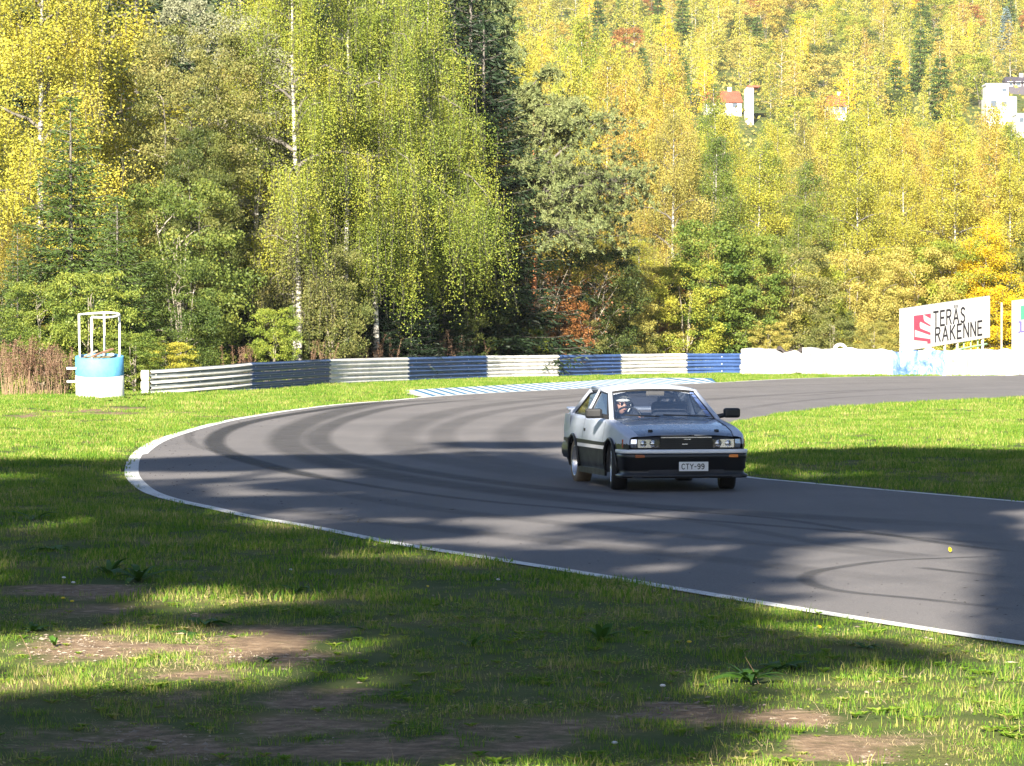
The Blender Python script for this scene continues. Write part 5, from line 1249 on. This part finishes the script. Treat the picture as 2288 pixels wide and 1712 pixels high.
# slanting pale blue lettering along the left pillar (small, unreadable strokes in the photograph)
V = []; F = []; bf = random.Random(8)
for k in range(26):
    u = .10+.86*k/26; a = np.array(wsf(u, .925)); b = np.array(wsf(u, .975)); c_ = np.array(wsf(u+.022, .975)); d_ = np.array(wsf(u+.022, .93)); e = np.array([.008,0,.008])
    if bf.random() < .88: n0 = len(V); V += [tuple(q+e) for q in (a, b, c_, d_)]; F.append((n0,n0+1,n0+2,n0+3))
obj('banner_lettering', V, F, M['bannerblue'], car)
# cabin: floor tub, dash, seats, wheel
V, F = box((-1.75, 0, .33), (2.9, 1.42, .10)); obj('cabin_floor', V, F, M['cabin'], car)
V, F = box((-.72, 0, .80), (.40, 1.30, .15)); obj('dashboard', V, F, M['cabin'], car, bevel=.03)
V, F = box((-2.98, 0, .62), (.5, 1.3, .5)); obj('luggage_floor', V, F, M['cabin'], car, bevel=.03)
for y_ in (-.36, .36):
    V, F = box((-1.38, y_, .50), (.50, .50, .16)); stt = obj('seat', V, F, M['seat'], car, bevel=.04)
    V, F = box((-1.74, y_, .78), (.14, .48, .60), ry=-.22); obj('seat_back', V, F, M['seat'], stt, bevel=.05)
    mt = M['seatlight'] if y_ > 0 else M['seat']
    V, F = box((-1.83, y_, 1.085), (.07, .27, .16), ry=-.15)
    if y_ < 0: obj('headrest', V, F, mt, stt, bevel=.03)
    else:
        pts = [(-1.80, y_-.15, 1.0), (-1.82, y_-.13, 1.10), (-1.83, y_-.09, 1.14), (-1.83, y_+.09, 1.14), (-1.82, y_+.13, 1.10), (-1.80, y_+.15, 1.0), (-1.79, y_+.10, .98), (-1.79, y_-.10, .98), (-1.80, y_-.15, 1.0)]
        V, F = tube(pts, .03, 7); obj('headrest', V, F, mt, stt, smooth=True)
V, F = tube([(-1.98,-.55,.5),(-1.95,-.5,1.15),(-1.95,-.36,1.2),(-1.95,.36,1.2),(-1.95,.5,1.15),(-1.98,.55,.5)], .02, 8); obj('roll_bar', V, F, M['cabin'], car, smooth=True)
sw = [(-.98+.05*math.sin(a)*0-.06*math.cos(a), -.36+.18*math.sin(a), .86+.16*math.cos(a)) for a in np.linspace(0, 2*math.pi, 25)]
V, F = tube(sw, .014, 6, False); swo = obj('steering_wheel', V, F, M['trim'], car, smooth=True)
for a in (math.pi/2, -math.pi/2, math.pi): V, F = tube([(-.96,-.36,.85), (-.98-.06*math.cos(a), -.36+.18*math.sin(a), .86+.16*math.cos(a))], .012, 5); obj('wheel_spoke', V, F, M['trim'], swo)
V, F = tube([(-.80,-.36,.80),(-.97,-.36,.855)], .03, 8); obj('steering_column', V, F, M['cabin'], swo)

# wheels
def wheel(x, y, sg, steer, dusty):
    w = bpy.data.objects.new('wheel', None); link(w, car); w.location = (x, y, RW-.004); w.rotation_euler = (0, 0, steer)
    prof = [(.185,-.085),(.20,-.097),(.262,-.100),(.282,-.088),(.29,-.055),(.29,.055),(.282,.088),(.262,.100),(.20,.097),(.185,.085)]
    V, F = lathe(prof, 40, 'Y', True); obj('tyre', V, F, M['dustrubber'] if dusty else M['rubber'], w, smooth=True)
    prof = [(.205,.094),(.198,.100),(.186,.098),(.180,.07),(.160,.03),(.150,-.02),(.150,-.09),(.19,-.09)]
    prof = [(r_, sg*h) for r_, h in prof]; V, F = lathe(prof, 36, 'Y'); obj('rim', V, F, M['rim'], w, smooth=True)
    V, F = lathe([(0,sg*.02),(.05,sg*.022),(.055,sg*.0)], 18, 'Y'); obj('hub_cap', V, F, M['rim'] if dusty else M['rimdark'], w, smooth=True)
    mb = MB()
    for k in range(8):
        a = 2*math.pi*k/8; ca, sa = math.cos(a), math.sin(a); mb.tube([(.03*ca, sg*.01, .03*sa), (.10*ca, sg*.014, .10*sa), (.158*ca, sg*.022, .158*sa)], [.017,.014,.018], 5)
    mb.build('spokes', M['rim'] if dusty else M['rimdark'], w)
    V, F = lathe([(0,-sg*.01),(.13,-sg*.01)], 20, 'Y'); obj('brake_disc', V, F, M['rimdark'], w)
for sg in (1, -1):
    wheel(0, sg*.695, sg, math.radians(-9), False); wheel(-WB, sg*.69, sg, 0, sg < 0)
V, F = box((-1.2, 0, .25), (3.4, 1.15, .06)); obj('underbody', V, F, M['cabin'], car)

# ------------------------------------------------------------------ the driver
M['skin'] = plain('skin', (.62,.33,.24), .55, var=.05, bstr=0); M['helmet'] = plain('silver_white_helmet', (.80,.80,.78), .25, .0, coat=.5, var=.03, bstr=0); M['overall'] = plain('dark_jacket', (.03,.035,.05), .9)
drv = empty('person', (0,0,0), 0, 'driver in an open-face silver helmet, dark glasses and dark jacket behind the windscreen', 'person')
drv.location = car.location; drv.rotation_euler = car.rotation_euler
def skin(nm, pts, edges, rad, mt, parent, root=0, sub=2):
    me = bpy.data.meshes.new(nm); me.from_pydata([tuple(p) for p in pts], edges, []); me.update(); ob = bpy.data.objects.new(nm, me); link(ob, parent)
    sk = ob.modifiers.new('skin', 'SKIN'); ly = me.skin_vertices[0] if len(me.skin_vertices) else None
    if ly is None:
        bpy.context.view_layer.objects.active = ob; ly = me.skin_vertices[0] if len(me.skin_vertices) else None
    for i, r_ in enumerate(rad): ly.data[i].radius = (r_, r_) if not isinstance(r_, tuple) else r_; ly.data[i].use_root = (i == root)
    sb = ob.modifiers.new('sub', 'SUBSURF'); sb.levels = sb.render_levels = sub; me.materials.append(mt); return ob
Y0 = -.36
pts = [(-1.55,Y0,.66),(-1.60,Y0,.82),(-1.58,Y0,.93),(-1.49,Y0,.98), (-1.57,Y0-.19,.92),(-1.40,Y0-.24,.78),(-1.09,Y0-.18,.86), (-1.57,Y0+.19,.92),(-1.40,Y0+.24,.78),(-1.09,Y0+.18,.86),
       (-1.50,Y0-.10,.64),(-1.05,Y0-.13,.70),(-.72,Y0-.12,.46), (-1.50,Y0+.10,.64),(-1.05,Y0+.13,.70),(-.72,Y0+.12,.46)]
ed_ = [(0,1),(1,2),(2,3),(2,4),(4,5),(5,6),(2,7),(7,8),(8,9),(0,10),(10,11),(11,12),(0,13),(13,14),(14,15)]
try:
    body = skin('body', pts, ed_, [.15,.15,.13,.06,.075,.055,.035,.075,.055,.035,.10,.08,.05,.10,.08,.05], M['overall'], drv)
    for sg in (-1, 1):                                 # hands closed round the wheel rim: palm, four fingers and thumb
        b = np.array((-1.085, Y0+sg*.185, .865)); P = [b, b+(.035,0,.005)]; E = [(0,1)]; R_ = [.028,.032]
        for f in range(4):
            z = .03-.02*f; k = len(P); ln = (.030,.034,.032,.025)[f]; P += [P[1]+np.array((.02,sg*.012,z)), P[1]+np.array((.02+ln,-sg*.01,z)), P[1]+np.array((.012+ln*.6,-sg*.032,z))]; E += [(1,k),(k,k+1),(k+1,k+2)]; R_ += [.010,.009,.008]
        k = len(P); P += [P[0]+np.array((.02,-sg*.03,.02)), P[0]+np.array((.055,-sg*.038,.03))]; E += [(0,k),(k,k+1)]; R_ += [.011,.009]
        skin('hand', P, E, R_, M['skin'], drv, 0, 1)
except Exception as ex:
    print('skin failed', ex)
def head_f(u, v):
    a = u*2*math.pi; b = (v-.5)*math.pi; x, y, z = math.cos(b)*math.cos(a), math.cos(b)*math.sin(a), math.sin(b)
    x *= .098; y *= .076; z *= .118
    if x > 0:
        x += .016*math.exp(-((y/.014)**2+((z+.012)/.022)**2)); x -= .008*math.exp(-(((abs(y)-.03)/.016)**2+((z-.02)/.014)**2)); x += .004*math.exp(-((y/.026)**2+((z+.052)/.010)**2))
    if z < -.03: y *= 1-.25*min(1, (-z-.03)/.09)
    return (x, y, z)
V, F = grid(head_f, 40, 30); head = obj('head', V, F, M['skin'], drv, smooth=True); head.location = (-1.42, Y0, 1.035); head.rotation_euler = (0, .05, math.radians(14))
V = []; F = []
def hel(u, v):
    a = u*2*math.pi; b = (v*.5+.02)*math.pi-.15; r_ = .142; return (r_*1.06*math.cos(b)*math.cos(a), r_*.93*math.cos(b)*math.sin(a), r_*math.sin(b))
NU, NV = 40, 18
V = [hel(i/NU, -0.45+1.43*j/NV) for i in range(NU+1) for j in range(NV+1)]
for i in range(NU):
    for j in range(NV):
        q = (i*(NV+1)+j, (i+1)*(NV+1)+j, (i+1)*(NV+1)+j+1, i*(NV+1)+j+1); c_ = np.mean([V[k] for k in q], 0)
        if c_[0] > .045 and c_[2] < .045: continue
        F.append(q)
hm = obj('helmet', V, F, M['helmet'], head, smooth=True); so_ = hm.modifiers.new('t', 'SOLIDIFY'); so_.thickness = .014; hm.location = (-.012, 0, .012)
mb = MB()
for sg in (-1, 1): mb.box((.092, sg*.031, .022), (.012, .050, .032), rz=-sg*.25); mb.box((.05, sg*.074, .026), (.09, .006, .012))
mb.box((.10, 0, .028), (.008, .02, .006)); mb.build('dark_glasses', M['trim'], head)
for sg in (-1, 1):
    V, F = lathe([(0,-.008),(.012,-.006),(.018,0),(.012,.006),(0,.008)], 10, 'Y'); V = [(v[0]*1.0, v[1]+sg*.078, v[2]*1.5) for v in V]; obj('ear', V, F, M['skin'], head, smooth=True)
mb = MB(); mb.box((.098, 0, -.052), (.006, .042, .007)); mb.build('mouth', plain('lips', (.45,.17,.14), .5, bstr=0), head)
# ------------------------------------------------------------------ trees behind and beside the camera that shade the foreground
# photo areas (in 2212-wide coordinates): centre, radii, shade 0..1; later entries overrule earlier ones
SH = [(0,1075,330,70,.8),(140,1010,190,12,.8),(60,1038,120,9,.1),(350,1130,160,50,.75),(380,1075,60,30,.6),
 (760,998,480,14,.75),(420,1012,200,8,.6),(1030,1030,260,50,.75),(1090,958,150,12,.85),(1060,985,120,9,.35),(700,1050,200,14,.75),(520,1040,160,7,.15),(650,1085,350,12,.8),(640,1110,300,11,.15),
 (760,1150,260,20,.85),(1000,1100,220,18,.8),(1250,1160,130,18,.15),(900,1190,200,12,.3),(1400,1080,400,30,.8),(1560,1110,170,12,.2),(1500,1140,260,14,.75),(1900,1075,420,40,.9),(1850,1130,330,22,.8),
 (1300,1205,230,16,.75),(1600,1210,110,26,.15),(1650,1170,260,10,.6),(1450,1255,260,16,.65),(1960,1265,220,62,.0),(2200,1280,44,110,.95),(2130,1150,60,40,.85),(2180,1360,24,40,.85),
 (620,1128,120,22,.1),(900,1240,420,26,.62),(1200,1290,500,30,.7),(1010,1222,90,10,.1),(560,1200,170,30,.35),(600,1270,170,24,.55),(450,1240,90,36,.45),(900,1290,250,18,.35),
 (250,1230,230,60,.85),(100,1180,140,30,.7),(60,1150,90,14,.2),(120,1330,190,75,.97),(1000,1350,650,38,.85),(1500,1330,90,16,.35),(1480,1400,300,32,.75),(1800,1425,230,30,.97),(1950,1370,230,22,.0),(1700,1340,90,12,.3),
 (330,1405,390,46,.0),(60,1500,200,60,.0),(400,1475,450,50,.05),(800,1440,200,22,.2),(1150,1450,350,60,.92),(700,1580,900,75,.99),(200,1620,400,60,.99),(1320,1500,120,22,.35),(1260,1560,260,60,.95),
 (1980,1540,430,105,.0),(1600,1520,130,40,.1),(1480,1580,120,30,.5),(1420,1640,180,30,.9),(1750,1640,150,30,.15),
 (1560,1056,210,19,.98),(1530,1014,170,14,.0),(1900,1000,300,26,.92),(2150,1020,160,40,.95),(1700,1002,90,14,.75),(1650,1028,60,10,.5)]
SHa = np.array(SH, float)
def shade(px, py):
    x, y = px/K, py/K; s = np.zeros(x.shape)
    wob = np.array([mn.noise((a*.012, b*.05, 2.2)) for a, b in zip(x, y)])*.35
    for cx, cy, rx, ry, v in SH:
        q = ((x-cx)/rx)**2+((y-cy)/ry)**2+wob; m = np.clip((1.12-q)/.25, 0, 1); s = s*(1-m)+v*m
    return s
def shade_trees():
    R = np.random.default_rng(99); cot = 1/math.tan(SUN_EL)
    # sample the ground where the photograph shows shade
    n = 14000; d = R.uniform(14.3, 60, n*3); hw_ = .1525*d+1.2; x = R.uniform(-1, 1, n*3)*hw_
    keep = R.random(n*3) < hw_/hw_.max(); d, x = d[keep], x[keep]
    sx = x/d*FPX+1144; sy = 740+HC/d*FPX; s = shade(np.clip(sx, 0, 2288), sy)
    k = (R.random(len(x)) < np.clip(s*1.15, 0, 1)); x, d = x[k], d[k]; print('shade clumps', len(x))
    ty = R.normal(0, 1.0, len(x))                       # trees stand in a loose row
    row = np.where(d < 30, -6.5, np.where(d < 44, -1.0, 2.0)); yc = row+ty
    h = (d-yc)/(cot*math.cos(SUN_AZ)); xc = x-(d-yc)*math.tan(SUN_AZ)
    trunks = [(-15.5,1.5),(-12.8,2.5),(-10.5,.5),(-8.4,-1.5),(-4.4,-1),(-5.6,-7.2),(-6.4,-5.8),(-1.4,-8.2),(.6,-8.4),(-10.2,-6),(-4.0,2.0)]
    T_ = np.array(trunks); dist = np.abs(xc[:,None]-T_[None,:,0])+.6*np.abs(yc[:,None]-T_[None,:,1]); own = dist.argmin(1)
    for i, (tx, ty_) in enumerate(trunks):
        m = own == i
        if m.sum() < 6: continue
        t = Tree(300+i); C = np.stack([xc[m]-tx, yc[m]-ty_, h[m]], 1); Ht = C[:,2].max()+.8; t.trunk(Ht, .013*Ht, wob=.01)
        for c in C[R.random(len(C)) < min(1, 70/len(C))]:
            z0 = max(1.5, c[2]-.35*math.hypot(c[0], c[1])-.3); b = t.at(min(z0, Ht-.5)); mid = (b+c)/2+np.array([0,0,.1]); t.br.tube([b, mid, c], [.03,.018,.008], 4, False)
        q = R.normal(0, 1, (len(C)*20, 3)); q /= np.linalg.norm(q, axis=1)[:,None]; q *= (R.random(len(q))**.6)[:,None]*np.array([.34,.34,.22]); P = np.repeat(C, 20, 0)+q; t.leaves(P, .19)
        tr, br, cr = t.meshes(M['bark'], M['twig'], M['green']); e = empty('roadside_tree', (tx, ty_, 0), 0, 'leafy tree beside the photographer, outside the picture, shading the grass and asphalt', 'tree', 'shade trees beside the viewpoint')
        for nm, me in (('trunk', tr), ('branches', br), ('crown', cr)): o_ = bpy.data.objects.new(nm, me); link(o_, e); o_['kind'] = 'stuff' if nm != 'trunk' else 'thing'
shade_trees()

# wood added round the photographer, outside the picture, to block sky light
rv = random.Random(31)
for i in range(46):
    if i < 16: x, y = -34+i*4.6+rv.uniform(-1.5,1.5), rv.uniform(-27, -19)
    elif i < 32: x, y = rv.uniform(-42, -31), 4+(i-16)*5.5
    else: x, y = rv.uniform(25, 38)+(i-32)*.9, -8+(i-32)*5.5
    kd = rv.choice(['birch_a','weep_b','spruce','bushy_b','birch_b']); o_ = plant(kd, x, y, 0, rv.uniform(11, 14) if i < 16 else rv.uniform(14, 18), rv.uniform(0, 6), 'tree of the wood added round the viewpoint to block sky light, outside the picture', 'added sky-blocking wood around the viewpoint', wide=1.2)
# ------------------------------------------------------------------ herbs and weeds
M['dock'] = leafmat('dock_leaves', [(.03,.09,.015), (.07,.16,.02), (.14,.25,.03)], .3)
M['drystem'] = plain('dry_brown_stem', (.22,.14,.085), .9, var=.3); M['plume'] = leafmat('dry_seed_heads', [(.10,.05,.03), (.18,.10,.06), (.28,.19,.12)], .2, osh=.5)
M['petal'] = plain('white_petals', (.75,.74,.76), .6, bstr=0); M['yellowpetal'] = plain('yellow_petals', (.78,.60,.03), .6, bstr=0)
def leafblade(L_, w, curl, rise, n=6):
    """a long leaf: centre rib folded slightly, arching out"""
    V = []; F = []
    for i in range(n+1):
        s = i/n; ww = w*math.sin(math.pi*min(1, .12+.88*s))**.7*(1 if s < 1 else 0); x = L_*s*math.cos(rise)*(1); z = L_*(math.sin(rise)*s-curl*s*s)
        V += [(x, -ww, z+.25*ww), (x, 0, z), (x, ww, z+.25*ww)]
    for i in range(n):
        for j in range(2): F.append((3*i+j, 3*i+3+j, 3*i+4+j, 3*i+1+j))
    return V, F
def herb(name, x, y, n, L_, w, rise, label, cat, group=None, mat='dock', seed=0, curl=.5):
    r = random.Random(seed); root = empty(name, (x, y, 0.02), 0, label, cat, group)
    for k in range(n):
        V, F = leafblade(L_*r.uniform(.6, 1.15), w*r.uniform(.7, 1.2), curl*r.uniform(.5, 1.3), rise*r.uniform(.6, 1.25))
        ob = obj('leaf', V, F, M[mat], root, smooth=True); ob.rotation_euler = (r.uniform(-.2,.2), 0, k*2.4+r.uniform(-.3,.3))
    return root
for i, (vx, vy, n, L_, w, rise, lb) in enumerate((
 (1297,1395,9,.17,.022,1.0,'bright green dock plant with an upright leaf at the bottom centre'),
 (1018,1408,4,.13,.016,.9,'small dock with two splayed blue-green leaves left of bottom centre'),
 (300,1262,12,.28,.022,.8,'large leafy rosette in half shade left of the white line'),
 (235,1250,9,.26,.024,.9,'dark leafy rosette beside the larger one at the left'),
 (110,1195,9,.24,.034,.4,'broad leaved dark plant in the shade at the left'),
 (75,1128,9,.26,.025,.5,'flat dock plant in the shade near the left picture edge'),
 (440,1360,7,.17,.030,.6,'plantain with an arched leaf above the lit soil patch'),
 (400,1375,6,.20,.022,.25,'plantain lying flat on the lit soil patch'),
 (575,1440,6,.10,.010,.8,'small fresh sprout on the brown soil at lower left'),
 (118,1402,10,.09,.012,1.2,'little upright fern-like sprout at the shade edge in the lower left'),
 (1620,1480,16,.20,.022,.7,'bushy dark green thistle in the grass at lower right'),
 (1680,1455,9,.16,.020,.6,'dark green weed right beside the bushy thistle'),
 (70,1370,12,.13,.016,.6,'dark weed clump in deep shade at the lower left edge'),
 (800,1375,10,.14,.022,.5,'low broad weed in the shade right of the soil patch'),
 (640,1290,8,.16,.018,.7,'upright weed in the half-lit grass below the white line'),
 (1870,1410,6,.12,.016,.6,'small green weed near the white line at the lower right'),
 (270,865,16,.34,.05,.7,'pale green leafy weed at the right foot of the concrete ring'),
 (310,872,14,.30,.05,.6,'pale green weed between the concrete ring and the barrier end'),
 (235,872,12,.28,.05,.6,'light green weed against the front foot of the concrete ring'),
 (490,845,12,.34,.045,.9,'green weed growing up in front of the grey barrier section'),
 (150,868,12,.26,.04,.6,'small weed at the left foot of the concrete ring'))):
    g_ = G(vx*K, vy*K); herb('weed_plant', g_[0], g_[1], n, L_*(1.3 if vy > 1000 else 1), w*1.3, rise, lb, 'plant', 'broad-leaved weeds in the grass', seed=i, mat='dock' if vy > 1000 else 'fresh')
# dry grass stalks, white and yellow flowers
def stalk(vx, vy, h, lean, mat, head, label, cat='plant'):
    g_ = G(vx*K, vy*K); root = empty('dry_stalk' if head is None else 'wild_flower', (g_[0], g_[1], 0), 0, label, cat)
    V, F = tube([(0,0,0),(lean*.4*h,0,h*.5),(lean*h,0,h)], [.0022,.0018,.001], 4); obj('stem', V, F, M[mat], root)
    if head: 
        V, F = lathe([(0,0),(.010,.002),(.014,.008),(.008,.014),(0,.015)], 8); V = [(v[0]*1.2+lean*h, v[1]*1.2, v[2]+h) for v in V]; obj('flower_head', V, F, M[head], root, smooth=True)
stalk(268,1510,.26,.10,'drystem',None,'thin dark stalk standing in the lit grass at the lower left')
stalk(640,1215,.28,-.5,'drystem',None,'leaning thin dry stalk crossing toward the white line')
stalk(70,1430,.17,-.45,'drystem',None,'bent yellow grass stalk at the shade edge in the lower left')
stalk(1640,1480,.16,-.5,'drystem',None,'bent dry stalk beside the bushy thistle')
stalk(138,1290,.14,.0,'drystem','petal','white flower on a stem in the dark grass at the left')
stalk(152,1292,.11,.2,'drystem','petal','smaller white flower just right of the first at the left')
stalk(134,1318,.08,.1,'drystem','yellowpetal','tiny yellow flower below the white one at the left')
stalk(160,1322,.07,-.2,'drystem','yellowpetal','second tiny yellow flower near the white one at the left')
stalk(1428,1520,.09,.1,'drystem','petal','white clover head in the lit grass at the bottom right of centre')
stalk(1326,1626,.04,.1,'drystem','petal','white clover head in deep shade at the very bottom')
stalk(1487,1406,.05,.1,'drystem','yellowpetal','single yellow flower right of the bright dock plant')
stalk(1075,1262,.03,.1,'drystem','petal','tiny white flower in the grass under the white line')
stalk(628,1240,.03,.1,'drystem','petal','tiny pale flower in the half-lit grass left of centre')
# fallen leaf on the asphalt and a few on the grass
def fleaf(vx, vy, s, label, up=.6):
    g_ = G(vx*K, vy*K); V = [(0,0,0),(s*.35,.0,s*.35),(s*.30,.01,s*.75),(0,.02,s),(-s*.30,.01,s*.7),(-s*.35,0,s*.3)]
    ob = obj('fallen_leaf', V+[(v[0]*.95, v[1]+.002, v[2]) for v in V], [(0,1,2,3,4,5),(11,10,9,8,7,6)], M['bright']); ob.location = (g_[0], g_[1], .012); ob.rotation_euler = (-up, 0, .3); tag(ob, label, 'leaf', 'fallen leaves')
fleaf(2053,1196,.05,'pale yellow leaf standing on the sunlit asphalt at the right', .1)
fleaf(925,1272,.03,'small tan leaf in the grass left of bottom centre'); fleaf(448,1130,.035,'yellow leaf on the grass beside the white line at the left'); fleaf(1772,1362,.04,'orange leaf in the grass just under the white line'); fleaf(585,1310,.03,'orange leaf in the dim grass left of centre')
# brown dry weeds left of the concrete ring, reddish plumes behind the barrier
def weedclump(name, x, y, n, h, spread, mat, label, group, seed):
    t = Tree(seed); r = t.r; t.T = np.array([[0,0,0],[0,0,h]])
    for k in range(n):
        b = r.normal(0, spread, 2); l = r.normal(0, .12, 2)*h; hh = h*r.uniform(.6, 1.1); s_ = np.linspace(0, 1, 5)[:,None]; C = np.c_[b[0]+l[0]*s_**1.5, b[1]+l[1]*s_**1.5, hh*s_]
        t.br.tube(C, np.linspace(.008, .003, 5), 3, False); m = int(60*hh); q = r.uniform(.45, 1.02, m); P = np.stack([np.interp(q, s_[:,0], C[:,j]) for j in range(3)], 1)+r.normal(0, .035, (m, 3))*np.array([1,1,.6]); t.leaves(P, .045)
    V, F = t.crown(); root = empty(name, (x, y, 0), 0, label, 'plant', group); obj('stems', np.array(t.br.V), t.br.F, M['drystem'], root)['kind'] = 'stuff'; obj('seed_heads', V, F, M[mat], root)['kind'] = 'stuff'
for i, (px, d, n, h, lb) in enumerate(((18,103,40,1.5,'brown dry weeds at the left edge of the picture'),(62,102,46,1.7,'tall brown dry weeds left of the concrete ring'),(110,102.5,44,1.55,'dry brown weeds next to the brackets of the concrete ring'),(145,104,30,1.4,'dry brown weeds just behind the left side of the concrete ring'),(-25,104,40,1.6,'brown weeds cut by the left edge of the picture'))):
    weedclump('dry_weeds', XA(px, d), d, n, h, .32, 'plume', lb, 'brown dry weeds beside the concrete ring', 50+i)
for i, (px, h, lb) in enumerate(((540,1.45,'reddish plume weed behind the grey barrier section'),(727,1.5,'small reddish plume weed above the first blue barrier section'),(815,1.7,'spreading reddish plumes behind the second white barrier section'),(845,1.6,'short reddish plumes right of the spreading ones'),
   (982,2.0,'tallest reddish plume weed above the middle blue section'),(1030,1.9,'leaning reddish plumes above the middle blue section'),(1060,1.8,'reddish plumes at the right end of the middle blue section'),(1105,1.7,'low reddish plumes behind the third white section'),(1000,1.7,'short reddish plume between the two tall ones'))):
    d = float(np.interp(px, BPs[:,0]/BPs[:,1]*FPX+1144, BPs[:,1]))+3.6; weedclump('plume_weed', XA(px, d), d, 14, h, .35, 'plume', lb, 'reddish plume weeds behind the barrier', 70+i)

# ------------------------------------------------------------------ labels that single out: by row, by landmark, by order from the left
ORD = ['leftmost','second','third','fourth','fifth','sixth','seventh','eighth','ninth','tenth','eleventh','twelfth']
def px_world(o): return px_of(o.location.x, o.location.y, o.location.z)
def zone(px): 
    for lim, nm in ((330,'above the concrete ring'),(555,'above the grey barrier end'),(732,'above the first blue section'),(907,'above the second white section'),(1084,'above the second blue section'),(1245,'behind the orange pine'),(1384,'above the third blue section'),(1531,'above the fourth white section'),
                    (1661,'above the last blue section'),(1806,'above the torn tarpaulin'),(1990,'above the broad tarpaulin'),(2212,'above the logo board'),(9999,'at the right edge')):
        if px < lim: return nm
def relabel(objs, head):
    bins = {}
    for o in objs: bins.setdefault(head(o), []).append(o)
    for k, v in bins.items():
        v.sort(key=lambda o: px_world(o)[0])
        for i, o in enumerate(v):
            a, b = k; o['label'] = (a+' '+b) if len(v) == 1 else ('%s of %d: %s %s' % (ORD[min(i, 11)] if i < len(v)-1 else 'rightmost', len(v), a, b))
tops = [o for o in COL.objects if o.parent is None and o.get('group')]
cn = {'yellow_birch_leaves':'yellow birch','golden_birch_leaves':'golden birch','yellow_green_birch_leaves':'yellow-green birch','fresh_green_leaves':'greenish birch','brown_yellow_leaves':'brownish birch'}
def crownmat(o):
    c = [k for k in o.children if k.name.startswith('crown')][0]; return c.material_slots[0].material.name
def rowname(y): return 'in the front row' if y < 177 else 'in the second row' if y < 187 else 'in the third row' if y < 199 else 'in the fourth row' if y < 214 else 'in the fifth row' if y < 235 else 'in the back rows'
relabel([o for o in tops if o['group'] == 'birches of the wood on the right'], lambda o: ('slim '+cn[crownmat(o)]+' '+rowname(o.location.y), zone(px_world(o)[0])))
KN = {'alder_tree':'shaded alder','willow_tree':'shaded willow','spruce_tree':'shaded spruce','weeping_birch':'shaded weeping birch'}
relabel([o for o in tops if o['group'] == 'shaded trees behind the left front row'], lambda o: (KN[o.name.split('.')[0]]+' deep in the wood', zone(px_world(o)[0])))
relabel([o for o in tops if o['group'] == 'undergrowth behind the barrier'], lambda o: ('dark undergrowth shrub behind the front trees', zone(px_world(o)[0])))
def band(py): return 'high on the far slope' if py < 70 else 'halfway up the far slope' if py < 140 else 'low on the far slope'
far = [o for o in tops if 'far slope' in o['group'] and not o.name.startswith('house')]
base = {o: o['label'].replace(' on the far slope', '') for o in far}
relabel(far, lambda o: (base[o]+' '+band(px_world(o)[1]), zone(px_world(o)[0]).replace('above','over')))

# ------------------------------------------------------------------ the autumn haze over the valley
hz, t, o = newmat('haze'); pv = N(t, 'ShaderNodeVolumePrincipled'); pv.inputs['Density'].default_value = .00010; pv.inputs['Color'].default_value = (.93,.95,1,1); pv.inputs['Anisotropy'].default_value = .2; L(t, pv.outputs[0], o.inputs['Volume'])
V, F = box((0, 462, 74), (1810, 1254, 150)); hb = obj('haze', V, F, hz); tag(hb, kind='stuff')
